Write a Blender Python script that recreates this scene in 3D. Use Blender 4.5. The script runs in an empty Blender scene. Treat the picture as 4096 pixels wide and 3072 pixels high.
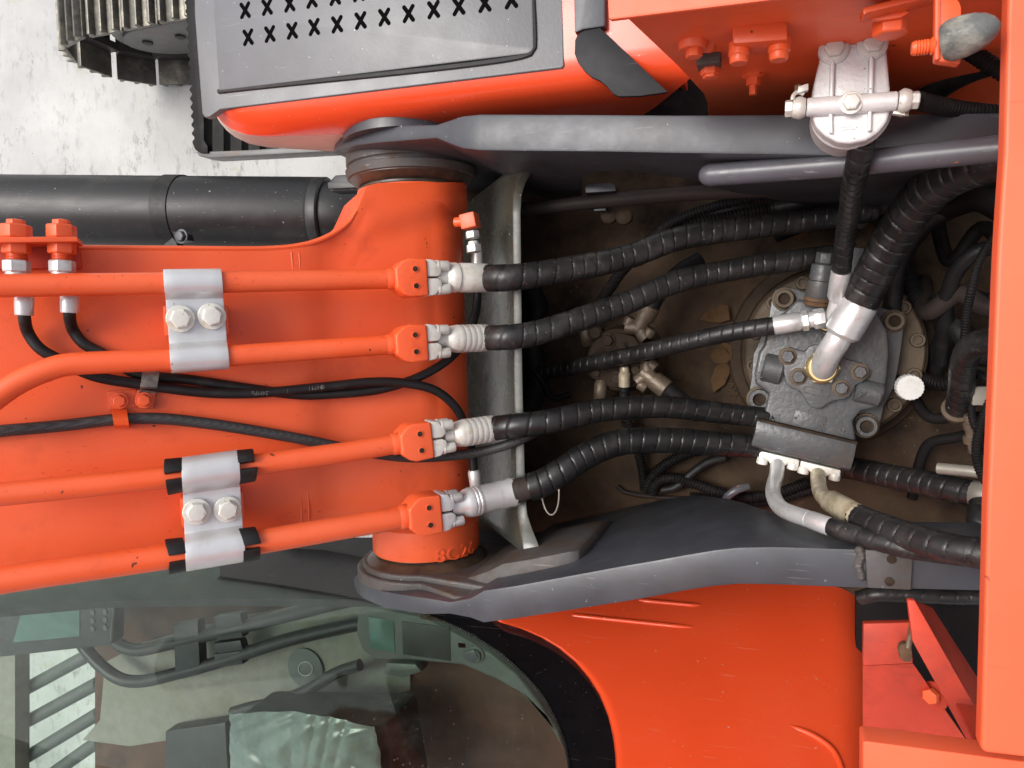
import bpy, bmesh, math, random
from mathutils import Vector, Matrix
random.seed(7)
S = bpy.context.scene
COL = S.collection

# ---------------------------------------------------------------- camera
FPX, CXP, CYP = 2958.0, 2048.0, 1536.0          # focal length / centre in photograph pixels
NADX, NADY, YAW = 3050.0, 1300.0, math.radians(1.2)
CZ = 2.85                                        # camera height over the ground
CAM = Vector((0, 0, CZ))
dn = Vector(((NADX - CXP) / FPX, (CYP - NADY) / FPX, -1)).normalized()
zc = -dn
xc = (Vector((1, 0, 0)) - zc * zc.x).normalized()
xc = (Matrix.Rotation(YAW, 3, zc) @ xc).normalized()
yc = zc.cross(xc)
R_WC = Matrix((xc, yc, zc))                      # camera -> world
cam_d = bpy.data.cameras.new('camera')
cam_d.sensor_width = 36.0
cam_d.lens = 36.0 * FPX / 4096.0
cam_d.clip_start = 0.05
cam_d.clip_end = 500
cam = bpy.data.objects.new('camera', cam_d)
COL.objects.link(cam)
cam.matrix_world = Matrix.Translation(CAM) @ R_WC.to_4x4()
S.camera = cam

# ---------------------------------------------------------------- sky, sun, exposure
SUN_EL, SUN_AZ = math.radians(66), math.radians(150)
w = bpy.data.worlds.new('World')
S.world = w
w.use_nodes = True
nt = w.node_tree
nt.nodes.clear()
out = nt.nodes.new('ShaderNodeOutputWorld')
bg = nt.nodes.new('ShaderNodeBackground')
sky = nt.nodes.new('ShaderNodeTexSky')
sky.sky_type = 'NISHITA'
sky.sun_disc = False
sky.sun_elevation = SUN_EL
sky.sun_rotation = math.pi / 2 - SUN_AZ
sky.air_density = 1.0
sky.dust_density = 6.0
sky.ozone_density = 0.6
hs = nt.nodes.new('ShaderNodeHueSaturation')
hs.inputs['Saturation'].default_value = 0.38      # thin overcast
nt.links.new(sky.outputs[0], hs.inputs['Color'])
nt.links.new(hs.outputs[0], bg.inputs['Color'])
bg.inputs['Strength'].default_value = 0.15
nt.links.new(bg.outputs[0], out.inputs['Surface'])
sd = bpy.data.lights.new('sun', 'SUN')
sd.energy = 1.2
sd.angle = math.radians(25)
sd.color = (1.0, 0.97, 0.93)
so = bpy.data.objects.new('sun', sd)
COL.objects.link(so)
sv = Vector((math.cos(SUN_EL) * math.cos(SUN_AZ), math.cos(SUN_EL) * math.sin(SUN_AZ), math.sin(SUN_EL)))
so.rotation_euler = sv.to_track_quat('Z', 'Y').to_euler()
so.location = (0, 0, 8)
S.view_settings.view_transform = 'Standard'
S.view_settings.look = 'None'
S.view_settings.exposure = 0.45
S.view_settings.gamma = 1.0
S.render.engine = 'CYCLES'
S.cycles.max_bounces = 5
S.cycles.diffuse_bounces = 2
S.cycles.glossy_bounces = 2
S.cycles.transparent_max_bounces = 10

# ---------------------------------------------------------------- picture -> place
def ray(px, py):
    return R_WC @ Vector(((px - CXP) / FPX, (CYP - py) / FPX, -1.0))
def P(px, py, H):                                # point H metres below the lens
    r = ray(px, py)
    return CAM + r * (H / -r.z)
def PPL(px, py, o, n):                           # point on a plane
    r = ray(px, py)
    return CAM + r * ((o - CAM).dot(n) / r.dot(n))
def proj(p):
    c = R_WC.transposed() @ (p - CAM)
    return CXP + FPX * c.x / -c.z, CYP - FPX * c.y / -c.z
def depth(p):
    return -(R_WC.transposed() @ (p - CAM)).z
def mm(p, npx):                                  # size of npx photo pixels at p
    return npx * depth(p) / FPX

# ---------------------------------------------------------------- materials
MATS = {}
def ramp(nt, src, p0, p1, c0=(0, 0, 0, 1), c1=(1, 1, 1, 1)):
    r = nt.nodes.new('ShaderNodeValToRGB')
    r.color_ramp.elements[0].position = p0
    r.color_ramp.elements[0].color = c0
    r.color_ramp.elements[1].position = p1
    r.color_ramp.elements[1].color = c1
    nt.links.new(src, r.inputs[0])
    return r.outputs[0]
def noise(nt, vec, scale, detail=4, rough=.55):
    n = nt.nodes.new('ShaderNodeTexNoise')
    n.inputs['Scale'].default_value = scale
    n.inputs['Detail'].default_value = detail
    n.inputs['Roughness'].default_value = rough
    if vec is not None:
        nt.links.new(vec, n.inputs['Vector'])
    return n.outputs['Fac']
def mixc(nt, fac, a, b):
    m = nt.nodes.new('ShaderNodeMix')
    m.data_type = 'RGBA'
    if isinstance(fac, float): m.inputs['Factor'].default_value = fac
    else: nt.links.new(fac, m.inputs['Factor'])
    for i, v in (('A', a), ('B', b)):
        s = [x for x in m.inputs if x.name == i and x.type == 'RGBA'][0]
        if isinstance(v, tuple): s.default_value = v
        else: nt.links.new(v, s)
    return [x for x in m.outputs if x.type == 'RGBA'][0]
def mul(nt, a, k):
    m = nt.nodes.new('ShaderNodeMath'); m.operation = 'MULTIPLY'
    nt.links.new(a, m.inputs[0])
    if isinstance(k, (int, float)): m.inputs[1].default_value = k
    else: nt.links.new(k, m.inputs[1])
    return m.outputs[0]
def rgba(c): return (c[0], c[1], c[2], 1.0)

def mat(name, base, rough=.45, metal=0., var=.12, vscale=9., dirt=None, dirt_amt=0., dscale=14.,
        speck=None, speck_amt=0., sscale=260., bump=.0, bscale=120., coat=0., spec=.5, stretch=None, rvar=.12, scratch=None, fade=None, stains=()):
    m = bpy.data.materials.new(name)
    m.use_nodes = True
    nt = m.node_tree
    b = nt.nodes['Principled BSDF']
    geo = nt.nodes.new('ShaderNodeNewGeometry')
    vec = geo.outputs['Position']
    if stretch:
        mp = nt.nodes.new('ShaderNodeMapping')
        mp.inputs['Scale'].default_value = stretch
        nt.links.new(vec, mp.inputs['Vector'])
        vec2 = mp.outputs[0]
    else:
        vec2 = vec
    n1 = noise(nt, vec2, vscale, 3)
    lo = rgba([max(0, c * (1 - var)) for c in base]); hi = rgba([min(1, c * (1 + var)) for c in base])
    col = ramp(nt, n1, .3, .7, lo, hi)
    if dirt:
        n2 = noise(nt, vec, dscale, 5, .68)
        f = ramp(nt, n2, .62 - .35 * dirt_amt, .80 - .25 * dirt_amt)
        f = mul(nt, f, min(1., .35 + dirt_amt))
        col = mixc(nt, f, col, rgba(dirt))
    if speck:
        n3 = noise(nt, vec, sscale, 2, .5)
        f = ramp(nt, n3, .74 - .16 * speck_amt, .76 - .15 * speck_amt)
        col = mixc(nt, f, col, rgba(speck))
    if fade:                                         # broad weathered patches
        f = ramp(nt, noise(nt, vec, fade[1], 4, .62), .45, .72)
        col = mixc(nt, mul(nt, f, fade[2]), col, rgba(fade[0]))
    if scratch:                                      # thin scuffs in a few directions
        for k, (rx, rz) in enumerate(((.3, .5), (.1, 2.0))):
            mp2 = nt.nodes.new('ShaderNodeMapping')
            mp2.inputs['Rotation'].default_value = (rx, .2 * k, rz)
            mp2.inputs['Scale'].default_value = (7, 260, 260)
            nt.links.new(vec, mp2.inputs['Vector'])
            f = ramp(nt, noise(nt, mp2.outputs[0], 1.0, 1, .5), scratch[1], scratch[1] + .02)
            f = mul(nt, f, ramp(nt, noise(nt, vec, 11 + 3 * k, 2), .52, .62))
            col = mixc(nt, mul(nt, f, scratch[2]), col, rgba(scratch[0]))
    for (pt, rad, cc) in stains:                     # oily spots at fixed places
        vm = nt.nodes.new('ShaderNodeVectorMath'); vm.operation = 'DISTANCE'
        nt.links.new(vec, vm.inputs[0]); vm.inputs[1].default_value = pt
        mr = nt.nodes.new('ShaderNodeMapRange'); mr.inputs['From Min'].default_value = rad; mr.inputs['From Max'].default_value = 0.
        nt.links.new(vm.outputs['Value'], mr.inputs['Value'])
        nn = noise(nt, vec, 1.6 / rad, 6, .7)
        ad = nt.nodes.new('ShaderNodeMath'); ad.operation = 'ADD'; nt.links.new(mr.outputs[0], ad.inputs[0]); nt.links.new(nn, ad.inputs[1])
        f = mul(nt, ramp(nt, ad.outputs[0], .78, 1.12), mr.outputs[0])
        col = mixc(nt, mul(nt, f, 1.6), col, rgba(cc))
    nt.links.new(col, b.inputs['Base Color'])
    b.inputs['Metallic'].default_value = metal
    b.inputs['Specular IOR Level'].default_value = spec
    n4 = noise(nt, vec2, vscale * 2.3, 3, .6)
    rr = nt.nodes.new('ShaderNodeMapRange')
    rr.inputs['To Min'].default_value = max(.03, rough - rvar)
    rr.inputs['To Max'].default_value = min(1, rough + rvar)
    nt.links.new(n4, rr.inputs['Value'])
    nt.links.new(rr.outputs[0], b.inputs['Roughness'])
    if coat:
        b.inputs['Coat Weight'].default_value = coat
        b.inputs['Coat Roughness'].default_value = .12
    if bump:
        n5 = noise(nt, vec, bscale, 3, .6)
        bn = nt.nodes.new('ShaderNodeBump')
        bn.inputs['Strength'].default_value = bump
        bn.inputs['Distance'].default_value = .002
        nt.links.new(n5, bn.inputs['Height'])
        nt.links.new(bn.outputs[0], b.inputs['Normal'])
    MATS[name] = m
    return m

ORANGE = (.78, .104, .026)
ST = [(tuple(P(1878, 1462, 1.12)), .030, (.02, .012, .01)), (tuple(P(1290, 2046, .99)), .012, (.05, .02, .01))]
mat('orange_paint', ORANGE, .40, var=.07, vscale=5, dirt=(.40, .040, .014), dirt_amt=.20, dscale=8, speck=(.10, .02, .012), speck_amt=.0, sscale=70, bump=.12, bscale=26, rvar=.16, fade=((.82, .170, .070), 3.0, .6), scratch=((.34, .035, .014), .722, .5), stains=ST)
mat('orange_gloss', (.74, .072, .019), .24, var=.05, vscale=4, dirt=(.50, .045, .02), dirt_amt=.08, dscale=5, coat=.15, fade=((.70, .10, .04), 4, .3), scratch=((.75, .2, .12), .71, .4), speck=(.5, .3, .2), speck_amt=.01, sscale=150)
mat('orange_hood', (.80, .115, .042), .50, var=.05, vscale=6, speck=(.30, .05, .025), speck_amt=.05, sscale=60, bump=.06, bscale=60, fade=((.82, .17, .08), 5, .4), scratch=((.6, .07, .03), .71, .4))
mat('orange_dusty', (.52, .050, .022), .6, var=.12, vscale=8, dirt=(.20, .03, .018), dirt_amt=.3, dscale=9, scratch=((.2, .03, .02), .70, .5))
mat('grey_paint', (.043, .047, .055), .40, var=.14, vscale=10, dirt=(.045, .036, .030), dirt_amt=.28, dscale=12, speck=(.25, .25, .25), speck_amt=.015, sscale=140, bump=.12, bscale=60, rvar=.18, fade=((.066, .072, .084), 5, .6), scratch=((.16, .16, .165), .715, .5))
mat('grey_worn', (.078, .074, .073), .50, var=.22, vscale=14, dirt=(.075, .046, .026), dirt_amt=.55, dscale=18, speck=(.25, .25, .25), speck_amt=.05, sscale=120, bump=.35, bscale=70, rvar=.2, scratch=((.2, .2, .2), .70, .6), spec=0.3)
mat('grey_cross', (.050, .054, .045), .26, var=.2, vscale=12, dirt=(.07, .055, .035), dirt_amt=.35, dscale=14, speck=(.3, .3, .3), speck_amt=.08, sscale=120, bump=.2, bscale=40, rvar=.14, scratch=((.05, .05, .05), .70, .5))
mat('grey_cover', (.112, .115, .122), .38, var=.08, vscale=8, dirt=(.10, .10, .10), dirt_amt=.25, dscale=9, speck=(.4, .4, .4), speck_amt=.03, sscale=150, bump=.10, bscale=200, fade=((.14, .14, .165), 4, .5), scratch=((.25, .25, .25), .715, .4))
mat('grease_collar', (.070, .046, .030), .38, var=.35, vscale=20, dirt=(.028, .022, .02), dirt_amt=.5, dscale=24, bump=.5, bscale=50)
mat('cream_glare', (.60, .53, .46), .5, var=.10, vscale=8, dirt=(.4, .2, .14), dirt_amt=.2, dscale=8)  # pale colour stands in for bright ground mirrored in the orange paint
mat('well_floor', (.058, .037, .022), .72, var=.4, vscale=6, dirt=(.008, .005, .005), dirt_amt=.6, dscale=7, speck=(.12, .085, .055), speck_amt=.10, sscale=120, bump=1.0, bscale=45, fade=((.110, .073, .045), 5, .6), spec=.12)
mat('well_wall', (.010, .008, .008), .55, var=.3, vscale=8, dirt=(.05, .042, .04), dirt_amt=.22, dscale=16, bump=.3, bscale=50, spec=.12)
mat('rubber_black', (.010, .010, .0105), .48, var=.25, vscale=40, dirt=(.05, .045, .04), dirt_amt=.25, dscale=30, bump=.15, bscale=240, spec=0.35)
mat('sleeve_black', (.010, .010, .010), .34, var=.3, vscale=30, dirt=(.034, .032, .029), dirt_amt=.28, dscale=30, bump=.14, bscale=180, rvar=.18)
mat('sleeve_dusty', (.013, .0125, .0125), .38, var=.3, vscale=30, dirt=(.055, .051, .047), dirt_amt=.36, dscale=32, speck=(.3, .29, .27), speck_amt=.05, sscale=300, bump=.2, bscale=180, rvar=.2, fade=((.028, .027, .026), 12, .5), spec=0.42)
mat('conduit', (.011, .010, .010), .55, var=.2, vscale=30, dirt=(.03, .025, .024), dirt_amt=.3, dscale=20, spec=.12)
mat('black_plate', (.010, .010, .010), .5, var=.3, vscale=20, dirt=(.05, .04, .03), dirt_amt=.2, spec=.12)
mat('black_cylinder', (.014, .014, .015), .44, var=.15, vscale=4, dirt=(.06, .056, .05), dirt_amt=.2, dscale=6, speck=(.3, .28, .25), speck_amt=.03, sscale=120, stretch=(.3, 6, 6), scratch=((.11, .11, .11), .70, .5))
mat('zinc', (.66, .66, .655), .36, metal=.5, var=.12, vscale=25, dirt=(.30, .25, .17), dirt_amt=.22, dscale=40, speck=(.30, .22, .12), speck_amt=.07, sscale=220, bump=.10, bscale=160, rvar=.16)
mat('zinc_clamp', (.64, .65, .66), .38, metal=.45, var=.08, vscale=9, dirt=(.48, .45, .38), dirt_amt=.2, dscale=20, speck=(.26, .20, .10), speck_amt=.09, sscale=150, bump=.08, bscale=300, rvar=.16, fade=((.56, .56, .55), 14, .5))
mat('zinc_yellow', (.52, .46, .33), .42, metal=.3, var=.2, vscale=40, dirt=(.22, .14, .06), dirt_amt=.4, dscale=50, speck=(.2, .13, .06), speck_amt=.12, sscale=240, bump=.2, bscale=200)
mat('alloy_white', (.68, .68, .67), .46, metal=.15, var=.08, vscale=20, dirt=(.46, .43, .36), dirt_amt=.2, dscale=30, speck=(.16, .14, .11), speck_amt=.14, sscale=260, bump=.3, bscale=240)
mat('plate_white', (.66, .65, .60), .42, metal=.2, var=.12, vscale=20, dirt=(.42, .34, .21), dirt_amt=.3, dscale=40, speck=(.26, .18, .09), speck_amt=.14, sscale=260, bump=.18, bscale=200)
mat('gold_passivate', (.55, .42, .20), .38, metal=.9, var=.2, vscale=40)
mat('cast_grey', (.068, .070, .073), .34, var=.18, vscale=18, dirt=(.105, .078, .052), dirt_amt=.26, dscale=20, speck=(.3, .3, .3), speck_amt=.06, sscale=220, bump=.4, bscale=130, rvar=.18, fade=((.095, .095, .096), 16, .6))
mat('cast_tan', (.105, .078, .052), .6, var=.25, vscale=20, dirt=(.07, .045, .027), dirt_amt=.45, dscale=20, bump=.4, bscale=120, spec=0.25)
mat('cast_brown', (.045, .030, .019), .6, var=.25, vscale=18, dirt=(.03, .019, .013), dirt_amt=.4, dscale=22, bump=.5, bscale=100, spec=.12)
mat('bronze_steel', (.14, .108, .078), .45, metal=.3, var=.25, vscale=30, dirt=(.08, .052, .03), dirt_amt=.45, dscale=40, bump=.4, bscale=180)
mat('rust', (.12, .064, .03), .75, var=.35, vscale=40, bump=.5, bscale=150)
mat('socket_dark', (.035, .024, .017), .8, var=.4, vscale=60, spec=.12)
mat('tube_grey', (.085, .085, .098), .34, var=.14, vscale=12, dirt=(.06, .054, .054), dirt_amt=.3, dscale=15, speck=(.6, .18, .05), speck_amt=.015, sscale=130, scratch=((.3, .3, .3), .70, .5))
mat('tube_brown', (.036, .028, .025), .5, var=.3, vscale=12, dirt=(.03, .024, .023), dirt_amt=.4, dscale=12, spec=.12)
mat('rubber_grey', (.10, .104, .10), .6, var=.3, vscale=30, dirt=(.30, .29, .24), dirt_amt=.42, dscale=36, bump=.5, bscale=140, scratch=((.45, .44, .38), .69, .8))
mat('cap_white', (.58, .58, .56), .5, var=.08, vscale=30, dirt=(.38, .35, .28), dirt_amt=.3, dscale=60, bump=.2, bscale=200)
mat('leaf', (.085, .047, .02), .7, var=.4, vscale=60, bump=.4, bscale=120, dirt=(.05, .03, .016), dirt_amt=.4, dscale=60, spec=.12)
mat('straw', (.10, .07, .035), .7, var=.3, vscale=60, spec=.12)
mat('track_steel', (.11, .105, .092), .42, metal=.5, var=.35, vscale=16, dirt=(.26, .24, .18), dirt_amt=.4, dscale=20, bump=.4, bscale=70, fade=((.08, .07, .055), 9, .6))
mat('track_dark', (.025, .023, .022), .5, var=.3, vscale=16, dirt=(.09, .07, .05), dirt_amt=.3, dscale=20)
mat('track_cover', (.11, .11, .108), .42, var=.14, vscale=12, dirt=(.16, .085, .04), dirt_amt=.2, dscale=14)
mat('cab_plastic', (.10, .108, .104), .5, var=.08, vscale=20, bump=.1, bscale=300)
mat('cab_dark', (.030, .031, .031), .45, var=.15, vscale=20, dirt=(.06, .058, .055), dirt_amt=.2, dscale=20)
mat('cab_floor', (.085, .038, .024), .7, var=.3, vscale=9, dirt=(.03, .02, .017), dirt_amt=.4, dscale=8)
mat('cab_floor_mat', (.22, .215, .185), .7, var=.12, vscale=30, dirt=(.20, .19, .13), dirt_amt=.35, dscale=10, bump=.2, bscale=200, speck=(.15, .14, .11), speck_amt=.1, sscale=110)
mat('frit', (.006, .006, .007), .10, var=.2, vscale=30, speck=(.12, .09, .075), speck_amt=.05, sscale=240, rvar=.05, scratch=((.06, .05, .05), .70, .6))
mat('screen', (.09, .17, .15), .15, var=.08, vscale=12, rvar=.05)
mat('plastic_wrap', (.20, .25, .235), .18, var=.2, vscale=10, dirt=(.10, .125, .118), dirt_amt=.4, dscale=9, bump=.25, bscale=45)
mat('guard_dark', (.014, .014, .016), .5, spec=.2, var=.2, vscale=14, dirt=(.03, .03, .028), dirt_amt=.2, scratch=((.07, .07, .07), .70, .5))
mat('zinc_dull', (.30, .28, .24), .45, metal=.3, var=.2, vscale=30, dirt=(.12, .09, .06), dirt_amt=.4, dscale=30)
mat('hole_black', (.003, .003, .003), .9, spec=.03, var=.1)

def concrete():
    m = bpy.data.materials.new('concrete'); m.use_nodes = True
    nt = m.node_tree; b = nt.nodes['Principled BSDF']
    g = nt.nodes.new('ShaderNodeNewGeometry'); v = g.outputs['Position']
    c = ramp(nt, noise(nt, v, 1.6, 8, .6), .32, .68, (.35, .35, .34, 1), (.51, .51, .495, 1))
    mp = nt.nodes.new('ShaderNodeMapping'); mp.inputs['Scale'].default_value = (1.0, .45, 1)
    mp.inputs['Rotation'].default_value = (0, 0, .25)
    nt.links.new(v, mp.inputs['Vector'])
    a = noise(nt, mp.outputs[0], 22, 9, .72)
    big = ramp(nt, noise(nt, v, 2.2, 3), .40, .62)
    f = mul(nt, ramp(nt, a, .52, .60), big)
    c = mixc(nt, mul(nt, f, .65), c, (.17, .168, .155, 1))
    f2 = mul(nt, ramp(nt, noise(nt, v, 5.5, 7, .7), .60, .72), .55)
    c = mixc(nt, f2, c, (.36, .36, .22, 1))
    f3 = ramp(nt, noise(nt, v, 60, 2, .5), .735, .75)
    c = mixc(nt, f3, c, (.13, .13, .11, 1))
    nt.links.new(c, b.inputs['Base Color'])
    b.inputs['Roughness'].default_value = .85
    bn = nt.nodes.new('ShaderNodeBump'); bn.inputs['Strength'].default_value = .4; bn.inputs['Distance'].default_value = .01
    nt.links.new(a, bn.inputs['Height']); nt.links.new(bn.outputs[0], b.inputs['Normal'])
    MATS['concrete'] = m
concrete()

def braid():
    m = mat('braid', (.022, .022, .023), .55, var=.2, vscale=30)
    nt = m.node_tree; b = nt.nodes['Principled BSDF']
    g = nt.nodes.new('ShaderNodeNewGeometry')
    ck = nt.nodes.new('ShaderNodeTexChecker'); ck.inputs['Scale'].default_value = 520
    mp = nt.nodes.new('ShaderNodeMapping'); mp.inputs['Rotation'].default_value = (.5, .4, .78)
    nt.links.new(g.outputs['Position'], mp.inputs['Vector']); nt.links.new(mp.outputs[0], ck.inputs['Vector'])
    ck.inputs['Color1'].default_value = (.006, .006, .006, 1); ck.inputs['Color2'].default_value = (.06, .06, .062, 1)
    nt.links.new(ck.outputs['Color'], b.inputs['Base Color'])
braid()

def glass():
    m = bpy.data.materials.new('cab_glass'); m.use_nodes = True
    nt = m.node_tree; nt.nodes.clear()
    o = nt.nodes.new('ShaderNodeOutputMaterial')
    t = nt.nodes.new('ShaderNodeBsdfTransparent'); t.inputs['Color'].default_value = (.83, .91, .86, 1)
    gl = nt.nodes.new('ShaderNodeBsdfGlossy'); gl.inputs['Roughness'].default_value = .015
    lw = nt.nodes.new('ShaderNodeLayerWeight')
    pw = nt.nodes.new('ShaderNodeMath'); pw.operation = 'POWER'; pw.inputs[1].default_value = 3.0
    nt.links.new(lw.outputs['Facing'], pw.inputs[0])
    fr = nt.nodes.new('ShaderNodeMath'); fr.operation = 'MULTIPLY_ADD'; fr.inputs[1].default_value = .42; fr.inputs[2].default_value = .022
    nt.links.new(pw.outputs[0], fr.inputs[0])
    mx = nt.nodes.new('ShaderNodeMixShader')
    nt.links.new(fr.outputs[0], mx.inputs[0]); nt.links.new(t.outputs[0], mx.inputs[1]); nt.links.new(gl.outputs[0], mx.inputs[2])
    df = nt.nodes.new('ShaderNodeBsdfDiffuse'); df.inputs['Color'].default_value = (.45, .43, .40, 1)
    g_ = nt.nodes.new('ShaderNodeNewGeometry')
    du = mul(nt, ramp(nt, noise(nt, g_.outputs['Position'], 9, 7, .65), .50, .82), .035)
    sp_ = mul(nt, ramp(nt, noise(nt, g_.outputs['Position'], 190, 2, .5), .71, .74), .25)
    ad = nt.nodes.new('ShaderNodeMath'); ad.operation = 'ADD'; nt.links.new(du, ad.inputs[0]); nt.links.new(sp_, ad.inputs[1])
    m2 = nt.nodes.new('ShaderNodeMixShader')
    nt.links.new(ad.outputs[0], m2.inputs[0]); nt.links.new(mx.outputs[0], m2.inputs[1]); nt.links.new(df.outputs[0], m2.inputs[2])
    nt.links.new(m2.outputs[0], o.inputs['Surface'])
    MATS['cab_glass'] = m
glass()

# ---------------------------------------------------------------- mesh helpers
def catmull(pts, step=.01, closed=False):
    pts = [Vector(p) for p in pts]
    if len(pts) == 2:
        n = max(1, int((pts[1] - pts[0]).length / step))
        return [pts[0].lerp(pts[1], i / n) for i in range(n + 1)]
    q = [pts[0] * 2 - pts[1]] + pts + [pts[-1] * 2 - pts[-2]]
    res = []
    for i in range(1, len(q) - 2):
        p0, p1, p2, p3 = q[i - 1:i + 3]
        n = max(2, int((p2 - p1).length / step))
        t0 = 0.; t1 = t0 + max(1e-6, (p1 - p0).length) ** .5; t2 = t1 + max(1e-6, (p2 - p1).length) ** .5; t3 = t2 + max(1e-6, (p3 - p2).length) ** .5
        for k in range(n):
            t = t1 + (t2 - t1) * k / n
            a1 = p0 * ((t1 - t) / (t1 - t0)) + p1 * ((t - t0) / (t1 - t0))
            a2 = p1 * ((t2 - t) / (t2 - t1)) + p2 * ((t - t1) / (t2 - t1))
            a3 = p2 * ((t3 - t) / (t3 - t2)) + p3 * ((t - t2) / (t3 - t2))
            b1 = a1 * ((t2 - t) / (t2 - t0)) + a2 * ((t - t0) / (t2 - t0))
            b2 = a2 * ((t3 - t) / (t3 - t1)) + a3 * ((t - t1) / (t3 - t1))
            res.append(b1 * ((t2 - t) / (t2 - t1)) + b2 * ((t - t1) / (t2 - t1)))
    res.append(pts[-1])
    return res
def resample(pts, step):
    L = [0.]
    for a, b in zip(pts, pts[1:]): L.append(L[-1] + (b - a).length)
    n = max(2, int(L[-1] / step)); res = []; j = 0
    for i in range(n + 1):
        s = L[-1] * i / n
        while j < len(L) - 2 and L[j + 1] < s: j += 1
        d = L[j + 1] - L[j]
        res.append(pts[j].lerp(pts[j + 1], (s - L[j]) / d if d > 1e-9 else 0))
    return res, L[-1]
def frame_of(d):
    d = d.normalized()
    a = Vector((0, 0, 1)) if abs(d.z) < .9 else Vector((0, 1, 0))
    x = a.cross(d).normalized()
    return x, d.cross(x)
def rot_to(d, up=None):
    z = Vector(d).normalized()
    if up is None: x, y = frame_of(z)
    else:
        y = (Vector(up) - z * Vector(up).dot(z)).normalized(); x = y.cross(z)
    return Matrix((x, y, z)).transposed()

class MB:
    def __init__(s): s.v = []; s.f = []
    def add(s, vs, fs):
        o = len(s.v); s.v += [Vector(x) for x in vs]; s.f += [tuple(i + o for i in f) for f in fs]; return s
    def prism(s, poly, d):                       # polygon swept along vector d
        n = len(poly); d = Vector(d)
        a = [Vector(p) for p in poly]; b = [p + d for p in a]
        s.add(a + b, [tuple(range(n)), tuple(range(2 * n - 1, n - 1, -1))] + [(i, i + n, (i + 1) % n + n, (i + 1) % n) for i in range(n)])
        return s
    def slab(s, px, H, t):                       # traced outline at height H, t metres thick downwards
        return s.prism([P(x, y, H) for x, y in px], (0, 0, -t))
    def box(s, c, x, y, z):                      # half vectors
        c, x, y, z = map(Vector, (c, x, y, z))
        vs = [c + x * i + y * j + z * k for i in (-1, 1) for j in (-1, 1) for k in (-1, 1)]
        return s.add(vs, [(0, 1, 3, 2), (4, 6, 7, 5), (0, 4, 5, 1), (2, 3, 7, 6), (0, 2, 6, 4), (1, 5, 7, 3)])
    def lathe(s, p0, d, prof, n=20, up=None, cap=True, ph=0.):   # prof: (distance along d, radius)
        p0 = Vector(p0); R = rot_to(d, up); o = len(s.v); vs = []; fs = []
        for t, r in prof:
            for i in range(n):
                a = 2 * math.pi * i / n + ph
                vs.append(p0 + R @ Vector((r * math.cos(a), r * math.sin(a), t)))
        for k in range(len(prof) - 1):
            for i in range(n):
                j = (i + 1) % n
                fs.append((k * n + i, k * n + j, (k + 1) * n + j, (k + 1) * n + i))
        if cap:
            fs.append(tuple(range(n - 1, -1, -1)))
            fs.append(tuple((len(prof) - 1) * n + i for i in range(n)))
        return s.add(vs, fs)
    def rod(s, p0, p1, r, n=16, r1=None, b=None):
        p0, p1 = Vector(p0), Vector(p1); L = (p1 - p0).length
        r1 = r if r1 is None else r1
        b = min(r, r1) * .12 if b is None else b
        return s.lathe(p0, p1 - p0, [(0, r - b), (b, r), (L - b, r1), (L, r1 - b)], n)
    def tube(s, pts, r, n=16, step=None, rf=None, cap=True):     # rf(s, theta, total) -> factor
        step = step or r * .6
        q, L = resample(catmull(pts, step), step)
        vs = []; fs = []
        t0 = (q[1] - q[0]).normalized(); x, _ = frame_of(t0)
        for i, p in enumerate(q):
            t = (q[min(i + 1, len(q) - 1)] - q[max(i - 1, 0)]).normalized()
            x = (x - t * x.dot(t)).normalized(); y = t.cross(x)
            sl = L * i / (len(q) - 1)
            for k in range(n):
                a = 2 * math.pi * k / n
                rr = r * (rf(sl, a, L) if rf else 1)
                vs.append(p + x * (rr * math.cos(a)) + y * (rr * math.sin(a)))
        for i in range(len(q) - 1):
            for k in range(n):
                j = (k + 1) % n
                fs.append((i * n + k, i * n + j, (i + 1) * n + j, (i + 1) * n + k))
        if cap:
            fs.append(tuple(range(n - 1, -1, -1))); fs.append(tuple((len(q) - 1) * n + k for k in range(n)))
        return s.add(vs, fs)
    def loft(s, secs, closed=True, cap=True):
        n = len(secs[0]); vs = [p for q in secs for p in q]; fs = []
        m = n if closed else n - 1
        for i in range(len(secs) - 1):
            for k in range(m):
                j = (k + 1) % n
                fs.append((i * n + k, i * n + j, (i + 1) * n + j, (i + 1) * n + k))
        if cap and closed:
            fs.append(tuple(range(n - 1, -1, -1))); fs.append(tuple((len(secs) - 1) * n + k for k in range(n)))
        return s.add(vs, fs)
    def mesh(s, name, material, bevel=0., ang=38, seg=2, solid=0., origin=(0, 0, 0)):
        bm = bmesh.new(); o = Vector(origin)
        bv = [bm.verts.new(v - o) for v in s.v]
        for f in s.f:
            try: bm.faces.new([bv[i] for i in f])
            except ValueError: pass
        if solid:
            bmesh.ops.recalc_face_normals(bm, faces=bm.faces)
            bmesh.ops.solidify(bm, geom=bm.faces[:] + bm.edges[:] + bm.verts[:], thickness=solid)
        bmesh.ops.recalc_face_normals(bm, faces=bm.faces)
        if bevel:
            es = [e for e in bm.edges if len(e.link_faces) == 2 and e.calc_face_angle(0) > math.radians(ang)]
            bmesh.ops.bevel(bm, geom=es, offset=bevel, segments=seg, affect='EDGES', profile=.6, clamp_overlap=True)
        for f in bm.faces: f.smooth = True
        for e in bm.edges:
            if len(e.link_faces) != 2 or e.calc_face_angle(0) > math.radians(ang): e.smooth = False
        me = bpy.data.meshes.new(name); bm.to_mesh(me); bm.free()
        me.materials.append(MATS[material] if isinstance(material, str) else material)
        return me
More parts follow.
